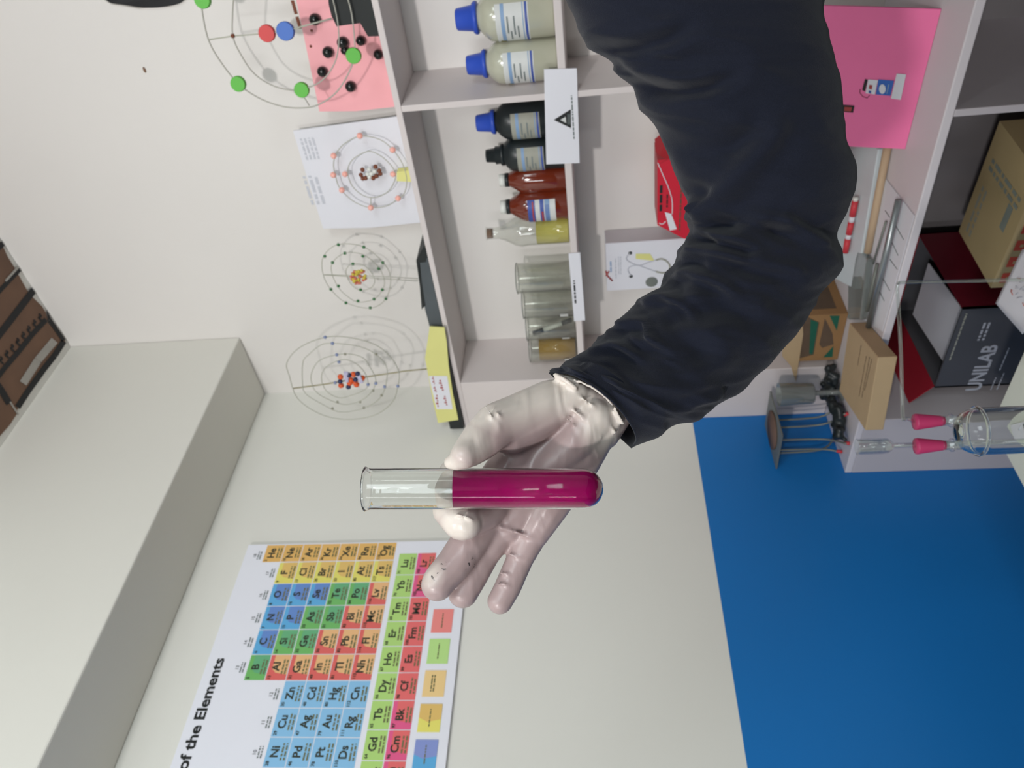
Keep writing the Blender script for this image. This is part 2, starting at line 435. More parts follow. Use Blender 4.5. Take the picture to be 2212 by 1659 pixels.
# ================================================================ BOTTLES on the middle shelf
def arc_label(b, c, r, z0, z1, m, a0, a1, seg=24):
    b.lathe([(r, z0), (r, z1)], c, m, seg, arc=a1-a0, a0=a0)
FRONT = -PI/2-0.45      # azimuth from a bottle towards the camera
def hdpe(x, y, r, h, m, capm, label, group, lab, stepped=False, z0=ZM1):
    t = empty('reagent_bottle', (x, y, z0), lab, 'bottle', group)
    b = MB(); s = h/0.168
    b.lathe([(0, 0), (r*0.9, 0), (r, 0.004*s), (r, 0.100*s), (r*0.97, 0.110*s), (r*0.8, 0.120*s), (r*0.52, 0.129*s), (r*0.48, 0.134*s), (r*0.48, 0.140*s), (0, 0.140*s)], (x, y, z0), m, 40)
    b.build('body', t)
    b = MB()
    if not stepped:
        b.lathe([(0, 0.131*s), (r*0.64, 0.131*s), (r*0.66, 0.135*s), (r*0.60, 0.139*s), (r*0.52, 0.140*s), (r*0.44, 0.1655*s), (r*0.40, 0.168*s), (0, 0.168*s)], (x, y, z0), capm, 32)
    else:
        b.lathe([(0, 0.128*s), (r*0.62, 0.128*s), (r*0.62, 0.134*s), (r*0.50, 0.136*s), (r*0.52, 0.146*s), (r*0.42, 0.147*s), (r*0.36, 0.166*s), (0, 0.168*s)], (x, y, z0), capm, 32)
    b.build('cap', t)
    b = MB(); rr = r+0.0006; c = (x, y, z0)
    lm = M['label'] if label == 'w' else M['label_dim']
    arc_label(b, c, rr, 0.043*s, 0.098*s, lm, FRONT-1.15, FRONT+1.2)
    arc_label(b, c, rr+0.0004, 0.045*s, 0.049*s, M['label_blue'], FRONT-1.15, FRONT+1.2)
    arc_label(b, c, rr+0.0004, 0.0515*s, 0.053*s, M['label_lblue'], FRONT-1.15, FRONT+1.2)
    arc_label(b, c, rr+0.0004, 0.083*s, 0.089*s, M['label_lblue'], FRONT-0.8, FRONT+1.2)
    for i, (za, a_, w_) in enumerate([(0.060, -0.3, 0.6), (0.066, -0.1, 0.8), (0.072, -0.4, 0.5), (0.077, 0.0, 0.7)]):
        arc_label(b, c, rr+0.0005, za*s, (za+0.0025)*s, M['grey_ink'], FRONT+a_, FRONT+a_+w_, 8)
    arc_label(b, c, rr+0.0006, 0.084*s, 0.094*s, M['label_olive'], FRONT-0.75, FRONT-0.5, 4)
    b.build('label', t)
G1 = 'plastic reagent bottles on the middle shelf'
hdpe(0.972, -0.088, 0.042, 0.176, M['hdpe'], M['cap_blue'], 'w', G1, 'larger cloudy plastic bottle with a blue cap, cropped by the top edge of the photo')
hdpe(0.893, -0.095, 0.038, 0.168, M['hdpe'], M['cap_blue'], 'w', G1, 'cloudy plastic bottle with blue cap just right of the shelf divider')
hdpe(0.776, -0.085, 0.0355, 0.168, M['bottle_black'], M['cap_blue'], 'd', G1, 'black plastic bottle with a blue cap')
hdpe(0.706, -0.085, 0.0345, 0.160, M['bottle_black'], M['bottle_black'], 'd', G1, 'black plastic bottle with a stepped black cap', True)

def amber(x, y, r, h, lab, colour):
    t = empty('amber_bottle', (x, y, ZM1), lab, 'bottle', 'amber glass bottles')
    b = MB(); s = h/0.135
    b.lathe([(0, 0), (r*0.92, 0), (r, 0.004), (r, 0.085*s), (r*0.95, 0.093*s), (r*0.6, 0.111*s), (r*0.42, 0.120*s), (r*0.38, 0.124*s), (0, 0.124*s)], (x, y, ZM1), M['amber'], 40)
    b.build('body', t)
    MB().lathe([(0, 0.119*s), (r*0.46, 0.119*s), (r*0.46, 0.127*s), (0, 0.127*s)], (x, y, ZM1), M['bottle_black'], 24).build('cap_ring', t)
    MB().lathe([(0, 0.127*s), (r*0.42, 0.127*s), (r*0.40, 0.139*s), (0, 0.140*s)], (x, y, ZM1), M['beadwhite'], 24).build('cap', t)
    if colour:
        b = MB(); c = (x, y, ZM1); a0, a1 = FRONT-1.35, FRONT+1.25
        arc_label(b, c, r+0.0006, 0.026, 0.083, M['label'], a0, a1)
        for z0, z1, m in [(0.068, 0.083, 'label_blue'), (0.050, 0.058, 'label_blue'), (0.038, 0.048, 'label_lblue'), (0.026, 0.036, 'label')]:
            arc_label(b, c, r+0.001, z0, z1, M[m], a0, a1)
        arc_label(b, c, r+0.0013, 0.071, 0.074, M['label_red'], a0+0.7, a1-0.1)
        arc_label(b, c, r+0.0013, 0.051, 0.055, M['label_red'], a0+0.4, a1-0.7)
        for i in range(3): arc_label(b, c, r+0.0013, 0.040+i*0.0028, 0.0412+i*0.0028, M['label_blue'], a0+0.5, a1-0.3)
        b.build('label', t)
amber(0.646, -0.078, 0.031, 0.135, 'plain amber glass bottle without a label', False)
amber(0.592, -0.092, 0.034, 0.138, 'amber glass bottle with a blue and white label', True)

# clear flask half full of pale yellow oil
x, y = 0.527, -0.088
t = empty('glass_flask', (x, y, ZM1), 'clear glass flask half filled with pale yellow liquid', 'flask')
MB().lathe([(0, 0.001), (0.029, 0.001), (0.031, 0.004), (0.031, 0.090), (0.033, 0.104), (0.030, 0.118), (0.018, 0.140), (0.0125, 0.155), (0.012, 0.178), (0.015, 0.182)], (x, y, ZM1), M['glass_jar'], 40).build('flask_body', t)
MB().lathe([(0, 0.003), (0.0285, 0.003), (0.0295, 0.006), (0.0295, 0.072), (0, 0.072)], (x, y, ZM1), M['oil'], 40).build('liquid', t)
MB().lathe([(0, 0.168), (0.0105, 0.168), (0.011, 0.180), (0, 0.181)], (x, y, ZM1), M['cork'], 24).build('stopper', t)

def jar(x, y, r, h, lab):
    t = empty('glass_jar', (x, y, ZM1), lab, 'jar', 'tall glass jars')
    MB().lathe([(0, 0.001), (r*0.95, 0.001), (r, 0.004), (r, h-0.002), (r+0.0008, h), (r-0.0015, h), (r-0.002, h-0.003), (r-0.002, 0.006), (0, 0.006)], (x, y, ZM1), M['glass_jar'], 40).build('glass_wall', t)
    MB().tube([Vector((x+(r)*math.cos(a*PI/20), y+(r)*math.sin(a*PI/20), ZM1+h)) for a in range(40)], 0.0011, M['steel_dull'], 5, True).build('rim', t)
    return t
JX = [0.402, 0.331, 0.262, 0.196]
jar(JX[0], -0.085, 0.0345, 0.128, 'empty tall glass jar nearest the yellow flask')
t = jar(JX[1], -0.088, 0.0345, 0.121, 'tall glass jar with a small white tag, second from the flask')
b = MB(); arc_label(b, (JX[1], -0.088, ZM1), 0.0348, 0.018, 0.036, M['label'], FRONT-0.5, FRONT+0.15, 6); b.build('tag', t)
t = jar(JX[2], -0.086, 0.0345, 0.119, 'glass jar holding a black marker pen')
b = MB(); arc_label(b, (JX[2], -0.086, ZM1), 0.0348, 0.018, 0.036, M['label'], FRONT-0.6, FRONT+0.0, 6); b.build('tag', t)
jar(JX[3], -0.090, 0.0345, 0.118, 'glass jar filled with ochre liquid in the shelf corner')
MB().lathe([(0, 0.007), (0.0318, 0.007), (0.0318, 0.094), (0, 0.094)], (JX[3], -0.090, ZM1), M['amberliq'], 40).build('liquid', bpy.data.objects['glass_jar.003'])
b = MB(); arc_label(b, (JX[3], -0.090, ZM1), 0.0348, 0.018, 0.034, M['label'], FRONT-0.3, FRONT+0.1, 6); b.build('tag', bpy.data.objects['glass_jar.003'])
t = empty('marker_pen', (JX[2]+0.018, -0.09, ZM1+0.008), 'black marker pen leaning inside a glass jar', 'pen')
p0, p1 = Vector((JX[2]+0.019, -0.094, ZM1+0.012)), Vector((JX[2]-0.017, -0.094, ZM1+0.105))
MB().tube([p0.lerp(p1, 0.0), p0.lerp(p1, 0.24)], 0.0058, M['bottle_black'], 12).build('pen_end', t)
MB().tube([p0.lerp(p1, 0.24), p0.lerp(p1, 0.72)], 0.0055, M['beadwhite'], 12).build('barrel', t)
MB().tube([p0.lerp(p1, 0.72), p0.lerp(p1, 1.0)], 0.0064, M['bottle_black'], 12).build('cap', t)

# ================================================================ ATOM MODELS on the top board
def ring(pts, yv, r, m, name, par, n=6):
    MB().tube(spline([PY(a, c_, yv) for a, c_ in pts], n), r, m, 6, True).build(name, par)
def dots(pts, yv, r, m, name, par, squash=1.0, dy=0.0):
    for a, c_ in pts:
        MB().sphere(PY(a, c_, yv+dy), r, m, 12).build(name, par)
def rows(pts, ox, oy, s): return [(ox+a/s, oy+c_/s) for a, c_ in pts]

# pink sheet with black beads
t = empty('bead_atom_poster', (0.9, -0.03, ZT1), 'pale pink sheet with black beads glued on, standing on the shelf top', 'atom model')
YP = -0.035
b = MB()
pk = [PY(622, -80, YP), PY(640, 0, YP), PY(665, 120, YP), PY(690, 241, YP), PY(770, 240, YP), PY(850, 231, YP)]
pk[4].z = max(pk[4].z, ZT1)
pk += [Vector((pk[5].x, YP, ZT1+0.001)), Vector((pk[0].x, YP, ZT1+0.001))]
b.prism(list(reversed(pk)), (0, 0.004, 0), M['pinkpaper'], M['kraft'])
u = PY(656, 61, YP-0.0006)
b.lines(u, (X*0.982+Z*0.0), (Z*1.0), 0.10, 0.013, 1, M['brown'], 5)
b.build('sheet', t)
for a, c_, r in [(680, 42, .0115), (708, 113, .0115), (696, 155, .011), (740, 92, .012), (745, 109, .009), (779, 88, .010), (817, 118, .010), (757, 187, .0115)]:
    MB().sphere(PY(a, c_, YP-0.007), r*0.92, M['bead_black'], 16).build('bead', t)
for a, c_ in [(671, 100), (673, 66)]:
    MB().sphere(PY(a, c_, YP-0.001), 0.0026, M['brown'], 8).build('pin', t)

# green disc atom model
YG = -0.115
bp = [PY(a, c_, YG) for a, c_ in [(704, -60), (710, 10), (716, 34), (727, 57), (778, 50), (795, 79), (819, 78), (806, -60)]]
t = empty('disc_atom_model', (PY(780, 20, YG).x, YG, ZT1), 'wire ring atom model with green, red and blue discs on a black base', 'atom model')
pts = [Vector((p.x, YG, max(p.z, ZT1+0.0008))) for p in bp]
MB().prism(list(reversed(pts)), (0, 0.06, 0), M['black']).build('base', t)
YR = -0.125
ring([(434, -20), (437, 25), (450, 85), (475, 131), (515, 181), (560, 212), (610, 230), (655, 233), (688, 226), (725, 201), (752, 160), (766, 118), (763, 55), (752, 0), (720, -80), (660, -140), (580, -155), (500, -125), (450, -70)], YR, 0.0013, M['wire'], 'outer_ring', t)
ring([(506, -10), (502, 40), (503, 78), (517, 112), (548, 158), (592, 186), (640, 194), (690, 178), (722, 138), (732, 85), (724, 20), (700, -50), (640, -92), (570, -88), (522, -50)], YR, 0.0012, M['wire'], 'inner_ring', t)
MB().tube([PY(450, 86, YR), PY(502, 78, YR), PY(577, 72, YR), PY(617, 67, YR)], 0.0013, M['wire2'], 6).build('rod', t)
MB().tube([PY(617, 67, YR), PY(716, 40, YR)], 0.0016, M['wire2'], 6).build('rod', t)
MB().tube([PY(500, 78, YR-.002), PY(506, 77, YR-.002)], 0.0035, M['brown'], 8).build('knot', t)
def disc(a, c_, r, m, nm='disc', yy=YR):
    p = PY(a, c_, yy)
    MB().lathe([(0, -0.006), (r*0.94, -0.006), (r, -0.004), (r, 0.004), (r*0.94, 0.006), (0, 0.006)], p, m, 28, up=(0.25, -1, -0.1), smooth=False).build(nm, t)
for a, c_ in [(438, 0), (515, 181), (652, 194), (764, 120)]: disc(a, c_, 0.0138, M['green'], 'green_disc')
disc(577, 72, 0.0145, M['red'], 'red_disc'); disc(617, 67, 0.0158, M['bluefoam'], 'blue_disc')
MB().tube([PY(655, 207, YR), PY(668, 228, YR)], 0.001, M['wire'], 6).build('strut', t)
MB().tube([PY(662, 188, YR), PY(676, 185, YR)], 0.001, M['wire'], 6).build('strut', t)

# white sheet with pink beads
YW = -0.03
t = empty('pink_bead_atom_model', (0.66, YW, ZT1), 'white sheet with two rings of pale pink beads', 'atom model')
b = MB()
w4 = [PY(633, 283, YW), PY(662, 380, YW), PY(698, 494, YW), PY(800, 492, YW), PY(905, 480, YW), PY(856, 252, YW)]
w4[4].z = ZT1+0.001; w4.insert(5, Vector((w4[5].x, YW, ZT1+0.001))); 
b.prism(w4, (0, 0.003, 0), M['white'])
b.lines(PY(693, 343, YW-0.0006), X, Z, 0.048, 0.034, 4, M['faint_ink'], 4)
b.lines(PY(706, 440, YW-0.0006), X, Z, 0.070, 0.038, 3, M['faint_ink'], 8)
b.build('sheet', t)
YB = YW-0.022
def s6(l): return rows(l, 600, 220, 5.925)
ring(s6([(1050, 440), (1300, 480), (1470, 610), (1600, 800), (1650, 1000), (1620, 1170), (1540, 1240), (1400, 1330), (1190, 1355), (1000, 1290), (870, 1190), (780, 1080), (740, 950), (715, 820), (740, 680), (850, 540)]), YB, 0.0010, M['wire2'], 'outer_ring', t)
ring(s6([(1150, 635), (1300, 680), (1430, 790), (1500, 900), (1500, 1000), (1420, 1140), (1270, 1220), (1120, 1210), (980, 1110), (910, 980), (900, 850), (970, 730)]), YB, 0.0010, M['wire2'], 'inner_ring', t)
dots(s6([(1050, 435), (1470, 615), (715, 690), (710, 935), (860, 925), (820, 1130), (1190, 1355), (1540, 1235), (1475, 925)]), YB, 0.0064, M['bead_pink'], 'electron_bead', t)
dots(s6([(1085, 870), (1065, 935), (1090, 980), (1125, 975), (1250, 830), (1300, 880), (1312, 920), (1262, 950), (1222, 975)]), YB, 0.0050, M['brown'], 'brown_bead', t)
dots(s6([(1170, 865), (1200, 920), (1240, 890), (1150, 925), (1175, 960)]), YB, 0.0050, M['beadwhite'], 'white_bead', t)
tb = [PY(857, 372, YB), PY(857, 391, YB), PY(888, 393, YB), PY(886, 368, YB)]
MB().prism(tb, (0, 0.016, 0), M['yellow']).build('stand', t)
MB().tube([PY(801, 426, YB), PY(801, 447, YB)], 0.001, M['wire2'], 5).build('strut', t)

# small green bead model
YC = -0.10
t = empty('green_bead_atom_model', (PY(900, 605, YC).x, YC, ZT1), 'string ring atom model with tiny green beads', 'atom model')
def s2(l): return rows(l, 580, 450, 3.456)
ring(s2([(410, 360), (520, 270), (710, 288), (855, 405), (912, 520), (876, 675), (760, 745), (580, 705), (465, 605), (407, 490)]), YC, 0.0009, M['wire2'], 'outer_ring', t)
ring(s2([(570, 335), (705, 345), (822, 440), (865, 540), (850, 608), (788, 678), (668, 700), (580, 650), (522, 590), (475, 490), (478, 405)]), YC, 0.0009, M['wire2'], 'middle_ring', t)
ring(s2([(630, 415), (720, 430), (790, 520), (770, 590), (688, 612), (620, 570), (580, 490), (590, 440)]), YC, 0.0009, M['wire2'], 'inner_ring', t)
dots(s2([(420, 358), (522, 272), (712, 290), (853, 405), (876, 675), (760, 743), (578, 706), (466, 605), (570, 335), (705, 357), (478, 405), (822, 450), (850, 608), (788, 678), (668, 692), (522, 580), (630, 415), (688, 608)]), YC, 0.0038, M['bead_green'], 'electron_bead', t)
rd = random.Random(3)
for i in range(44):
    a = rd.uniform(0, 2*PI); q = math.sqrt(rd.random())*52
    p = s2([(675+q*math.cos(a)*1.1, 512+q*math.sin(a))])[0]
    MB().sphere(PY(*p, YC+rd.uniform(-.006, .006)), 0.0038, M[rd.choice(['salmon', 'salmon', 'ybead'])], 8).build('nucleus_bead', t)
for dx in (0, 5):
    MB().tube([PY(700, 593+dx*0.2, YC), PY(842, 598+dx, YC), PY(903, 602+dx, YC)], 0.0009, M['wire2'], 5).build('string', t)

# blue and orange bead model
YD = -0.168
t = empty('orange_bead_atom_model', (PY(920, 797, YD).x, YD+0.02, ZT1+0.055), 'large string ring atom model with orange and navy core on a stick', 'atom model')
def s7(l): return rows(l, 640, 700, 7.54)
ring([(620, 783), (647, 751), (701, 729), (754, 729), (811, 745), (846, 774), (862, 806), (859, 835), (848, 868), (811, 896), (754, 906), (696, 896), (644, 862), (625, 812)], YD, 0.0011, M['wire2'], 'ring_1'.replace('_1', ''), t)
ring(s7([(100, 930), (110, 620), (200, 500), (400, 340), (590, 315), (900, 340), (1130, 400), (1330, 520), (1470, 700), (1470, 930), (1400, 1150), (1250, 1300), (1000, 1400), (700, 1430), (450, 1320), (150, 1130)]), YD, 0.0010, M['wire2'], 'ring', t)
ring(s7([(240, 900), (280, 720), (400, 580), (660, 500), (900, 490), (1100, 560), (1200, 700), (1280, 850), (1290, 960), (1230, 1100), (1050, 1250), (800, 1310), (550, 1240), (320, 1100)]), YD, 0.0010, M['wire2'], 'ring', t)
ring(s7([(410, 900), (460, 730), (620, 620), (800, 580), (980, 650), (1120, 800), (1170, 980), (1100, 1080), (900, 1160), (700, 1200), (500, 1100)]), YD, 0.0010, M['wire2'], 'ring', t)
MB().tube([PY(633, 839, YD+.003), PY(702, 830, YD+.003), PY(799, 813, YD+.003), PY(879, 801, YD+.003), PY(922, 797, YD+.003)], 0.0017, M['stick'], 6).build('stick', t)
dots(s7([(720, 860), (730, 1000), (890, 910), (930, 820), (980, 985), (1075, 880), (870, 960), (960, 950)]), YD, 0.0072, M['orange'], 'orange_bead', t, dy=-0.003)
dots(s7([(715, 935), (860, 830), (850, 1025), (965, 905), (1000, 810)]), YD, 0.0064, M['navybead'], 'navy_bead', t, dy=-0.008)
for l in ([(770, 790), (840, 790), (850, 950), (795, 945)], [(985, 850), (1040, 830), (1090, 960), (1030, 970)]):
    q = [PY(*p, YD-0.012) for p in s7(l)]
    MB().prism(list(reversed(q)), (0, 0.004, 0), M['lilac']).build('tape', t)
dots(s7([(470, 215), (590, 315), (660, 500), (695, 615), (635, 955), (1170, 985), (1295, 965), (1440, 1020), (1655, 1010)]), YD, 0.0042, M['bead_blue'], 'blue_bead', t)
dots(s7([(795, 490), (1250, 1085), (1390, 1160), (590, 1375), (670, 1270), (1040, 1270), (1100, 1365), (1300, 490)]), YD, 0.0034, M['bead_grey'], 'grey_bead', t)

# slate box, black tray with yellow paper front
YS = S+0.002
t = empty('slate_box', (0.42, -0.1, ZT1), 'dark slate cardboard box with a black lid flap on the shelf top', 'box')
q = [PY(a, c_, YS) for a, c_ in [(906, 560), (912, 620), (918, 668), (928, 706), (962, 706), (925, 556)]]
q = [Vector((p.x, YS, max(p.z, ZT1+0.001))) for p in q]
MB().prism(q, (0, 0.12, 0), M['darkbox']).build('body', t)
q = [PY(a, c_, YS-0.001) for a, c_ in [(917, 529), (899, 563), (907, 620), (911, 669), (919, 660), (909, 600), (905, 568), (920, 566), (925, 552)]]
q = [Vector((p.x, YS-0.001, max(p.z, ZT1+0.001))) for p in q]
MB().prism(q, (0, 0.10, 0), M['black']).build('lid_flap', t)
t = empty('black_tray', (0.17, -0.1, ZT1), 'long black tray with a yellow paper front and red handwriting', 'tray')
MB().box(0.008, 0.318, S-0.012, -0.05, ZT1+0.0006, ZT1+0.036, M['black']).build('body', t)
yq = [(928, 706), (918, 774), (924, 806), (934, 860), (946, 914), (990, 907), (978, 850), (969, 790), (965, 740), (960, 708)]
YY = S-0.016
q = [PY(a, c_, YY) for a, c_ in yq]
b = MB(); b.prism(q, (0, 0.003, 0), M['yellow']); 
q = [PY(a, c_, YY-0.0006) for a, c_ in [(926, 812), (943, 884), (978, 884), (966, 812)]]
b.add(q, [(0, 1, 2, 3)], M['white'])
for i, (xa, ya, xb, yb, w_) in enumerate([(935, 813, 938, 831, 3), (938, 835, 942, 848, 3.5), (943, 853, 946, 881, 3.5), (950, 821, 957, 846, 5), (960, 855, 965, 877, 4)]):
    nseg = 5
    for k in range(nseg):
        f0, f1 = k/nseg, (k+0.65)/nseg
        pa = (xa+(xb-xa)*f0, ya+(yb-ya)*f0); pb = (xa+(xb-xa)*f1, ya+(yb-ya)*f1)
        off = 1.2*(-1)**k
        qq = [PY(pa[0]-w_/2+off, pa[1], YY-0.001), PY(pb[0]-w_/2+off, pb[1], YY-0.001), PY(pb[0]+w_/2, pb[1], YY-0.001), PY(pa[0]+w_/2, pa[1], YY-0.001)]
        b.add(qq, [(0, 1, 2, 3)], M['label_red'])
b.build('paper_front', t)

# ================================================================ PERIODIC TABLE POSTER on the left wall
def poster():
    b = MB(); x0 = 0.0085
    YR_, YL = -0.517, -1.560
    b.box(0.0005, x0, YL, YR_, 1.757, 2.275, M['print_white'])
    def pm(n, rgb): 
        k = 'p_'+n
        if k not in M: M[k] = mat('poster_'+n, tuple(c_*0.84+34 for c_ in rgb), 0.38, 0.03, 10)
        return M[k]
    cm = {'or': pm('gold', (232, 176, 84)), 'ye': pm('yellow', (232, 222, 92)), 'yo': pm('amber', (230, 186, 92)),
          'bl': pm('sky', (74, 166, 226)), 'db': pm('royal', (82, 128, 206)), 'gr': pm('leaf', (96, 180, 84)), 'dg': pm('emerald', (84, 170, 112)),
          're': pm('red', (226, 84, 78)), 'sa': pm('peach', (240, 180, 116)), 'tm': pm('metal_blue', (126, 190, 236)),
          'ln': pm('lime', (172, 218, 108)), 'mg': pm('magenta', (234, 72, 130)), 'rr': pm('coral', (236, 92, 92)),
          'lp': pm('lavender', (122, 140, 210)), 'sr': pm('soft_red', (246, 128, 122)), 'lo': pm('light_gold', (246, 206, 132)),
          'lg': pm('light_lime', (182, 228, 128)), 'ly': pm('light_yellow', (238, 228, 96)), 'al': pm('alkali', (238, 120, 110)), 'ae': pm('earth', (240, 170, 96))}
    PT = 0.0552; g = 0.0009
    def cell(yl, zt, w_, h, a, c2, sym, num, seed):
        xx = x0+0.0004
        b.quad((xx, yl+g, zt-h+g), (xx, yl+w_-g, zt-h+g), (xx, yl+w_-g, zt-g), (xx, yl+g, zt-g), cm[a])
        if c2:   # second colour fills the right and lower part
            xx += 0.0003
            b.add([(xx, yl+w_*0.22, zt-h+g), (xx, yl+w_-g, zt-h+g), (xx, yl+w_-g, zt-h*0.22), (xx, yl+w_*0.45, zt-h*0.22), (xx, yl+w_*0.30, zt-h*0.42)], [(0, 1, 2, 3, 4)], cm[c2])
        xx += 0.0005
        b.text(sym, (xx, yl+w_*0.52, zt-h*0.56), (0, 1, 0), (0, 0, 1), h*0.50, M['ink_soft'], center=True, bold=True)
        b.text(str(num), (xx, yl+w_*0.06, zt-h*0.25), (0, 1, 0), (0, 0, 1), h*0.20, M['ink_soft'], bold=True)
        b.lines((xx, yl+w_*0.24, zt-h*0.95), (0, 1, 0), (0, 0, 1), w_*0.56, h*0.30, 2, M['ink_faint'], seed)
    M['ink_soft'] = mat('poster_soft_ink', (52, 56, 44), 0.6, 0.05)
    M['ink_faint'] = mat('poster_faint_ink', (112, 112, 78), 0.6, 0.1)
    rowsT = [
      ['H']+[None]*16+['He'],
      ['Li', 'Be']+[None]*10+['B', 'C', 'N', 'O', 'F', 'Ne'],
      ['Na', 'Mg']+[None]*10+['Al', 'Si', 'P', 'S', 'Cl', 'Ar'],
      'K Ca Sc Ti V Cr Mn Fe Co Ni Cu Zn Ga Ge As Se Br Kr'.split(),
      'Rb Sr Y Zr Nb Mo Tc Ru Rh Pd Ag Cd In Sn Sb Te I Xe'.split(),
      ['Cs', 'Ba', None]+'Hf Ta W Re Os Ir Pt Au Hg Tl Pb Bi Po At Rn'.split(),
      ['Fr', 'Ra', None]+'Rf Db Sg Bh Hs Mt Ds Rg Cn Nh Fl Mc Lv Ts Og'.split()]
    nums = {}
    order = 'H He Li Be B C N O F Ne Na Mg Al Si P S Cl Ar K Ca Sc Ti V Cr Mn Fe Co Ni Cu Zn Ga Ge As Se Br Kr Rb Sr Y Zr Nb Mo Tc Ru Rh Pd Ag Cd In Sn Sb Te I Xe Cs Ba La Ce Pr Nd Pm Sm Eu Gd Tb Dy Ho Er Tm Yb Lu Hf Ta W Re Os Ir Pt Au Hg Tl Pb Bi Po At Rn Fr Ra Ac Th Pa U Np Pu Am Cm Bk Cf Es Fm Md No Lr Rf Db Sg Bh Hs Mt Ds Rg Cn Nh Fl Mc Lv Ts Og'.split()
    for i, e in enumerate(order): nums[e] = i+1
    blue = 'C N O P S Se'.split(); met = 'B Si Ge As Sb Te Po'.split(); hal = 'F Cl Br I At Ts'.split()
    post = 'Al Ga In Tl Nh Sn Pb Fl Bi Mc Lv'.split()
    RH = 0.0437; YE = -0.519
    for r, row in enumerate(rowsT):
        for c_, e in enumerate(row):
            if not e: continue
            yr = YE-(17-c_)*PT+(0.0075 if c_ < 17 else 0); w_ = PT if c_ < 17 else PT-0.0085; yl = yr-w_
            if c_ == 17: yl, w_ = YE-0.0467, 0.0467
            if e in hal: a, c2 = 'ye', 'yo'
            elif e in blue: a, c2 = 'bl', 'db'
            elif e in met: a, c2 = 'gr', 'dg'
            elif e in post: a, c2 = 're', 'sa'
            elif c_ == 17: a, c2 = 'or', None
            elif e == 'H': a, c2 = 'bl', 'db'
            elif c_ == 0: a, c2 = 'al', None
            elif c_ == 1: a, c2 = 'ae', None
            else: a, c2 = 'tm', None
            cell(yl, 2.229-r*RH, w_, RH, a, c2, e, nums[e], nums[e])
    for i, e in enumerate(order[56:71]):
        cell(-0.549-(15-i)*0.0556, 1.9135, 0.0556, 0.0420, 'ln', None, e, nums[e], nums[e])
    for i, e in enumerate(order[88:103]):
        cell(-0.549-(15-i)*0.0556, 1.8712, 0.0556, 0.0420, 'mg' if i in (14, 13, 7, 6, 8) else 'rr', 'rr', e, nums[e], nums[e])
    xx = x0+0.0008
    for c_ in range(18):      # small group headings over each column
        ztop = {17: 2.231, 16: 2.187, 15: 2.187, 14: 2.187, 13: 2.187, 12: 2.187, 1: 2.187, 0: 2.231}.get(c_, 2.100)
        yc = YE-(17-c_)*PT+(0.0075 if c_ < 17 else 0)-PT/2
        b.text(str(c_+1), (xx, yc, ztop+0.016), (0, 1, 0), (0, 0, 1), 0.010, M['ink'], center=True)
        b.lines((xx, yc-0.011, ztop+0.003), (0, 1, 0), (0, 0, 1), 0.022, 0.011, 2, M['grey_ink'], c_+40)
    lg = [('sr', None), ('lg', None), ('lo', None), ('ly', 'yo'), ('bl', 'lp'), ('tm', None), ('gr', 'dg'), ('re', 'sa'), ('or', None)]
    for i, (a, c2) in enumerate(lg):
        yr = -0.689-i*0.0667; yl = yr-0.053
        b.quad((xx, yl, 1.775), (xx, yr, 1.775), (xx, yr, 1.8175), (xx, yl, 1.8175), cm[a])
        if c2: b.add([(xx+.0003, yl+0.024, 1.775), (xx+.0003, yr, 1.775), (xx+.0003, yr, 1.8175), (xx+.0003, yl+0.027, 1.8175), (xx+.0003, yl+0.019, 1.80)], [(0, 1, 2, 3, 4)], cm[c2])
        b.lines((xx+0.0007, yl+0.010, 1.794), (0, 1, 0), (0, 0, 1), 0.033, 0.0045 if i != 2 else 0.010, 1 if i != 2 else 2, M['ink_faint'], i+70)
    b.text('Periodic Table of the Elements', (xx, -1.227, 2.2405), (0, 1, 0), (0, 0, 1), 0.030, M['ink'], width=0.432, bold=True)
    return tag(b.build('periodic_table_poster'), 'white board with a coloured periodic table of the elements on the left wall', 'poster')
poster()

# ================================================================ LOWER SHELF COMPARTMENT
ZC = 0.9115
t = empty('red_box', (0.59, -0.10, ZC), 'red glossy cardboard box with a white curve and tab', 'box')
YF = -0.10
q = [PY(1420, 346, YF), PY(1420, 486, YF), PY(1478, 516, YF)]
ZW = 0.978
q += [Vector((q[2].x, YF, ZW)), Vector((q[0].x+0.004, YF, ZW))]
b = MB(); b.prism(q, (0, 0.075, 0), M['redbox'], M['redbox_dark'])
cv = spline([PY(a, c_, YF-0.0006) for a, c_ in [(1421, 352), (1434, 382), (1445, 408), (1452, 435), (1452, 462)]], 6, False)
b.tube(cv, 0.0012, M['white'], 4)
cv = spline([PY(a, c_, YF-0.0006) for a, c_ in [(1424, 482), (1431, 484), (1438, 478)]], 4, False); b.tube(cv, 0.0012, M['white'], 4)
q = [PY(a, c_, YF-0.001) for a, c_ in [(1436, 458), (1450, 462), (1462, 495), (1447, 498)]]
b.add(q, [(0, 1, 2, 3)], M['white'])
b.lines(PY(1433, 456, YF-0.0008), X, Z, 0.060, 0.011, 1, M['ink'], 12)
b.lines(PY(1444, 448, YF-0.0008), X, Z, 0.030, 0.006, 1, M['ink'], 13)
b.lines(PY(1471, 498, YF-0.0008), X, Z, 0.110, 0.006, 1, M['carton_ink'], 14)
b.build('body', t)
q0 = PY(1420, 346, YF)
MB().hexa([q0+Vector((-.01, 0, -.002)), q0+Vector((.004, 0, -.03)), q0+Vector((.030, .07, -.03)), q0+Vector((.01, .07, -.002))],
          [q0+Vector((-.01, 0, 0.0)), q0+Vector((.006, 0, -.028)), q0+Vector((.032, .07, -.028)), q0+Vector((.01, .07, 0.0))], M['redbox_dark']).build('flap', t)

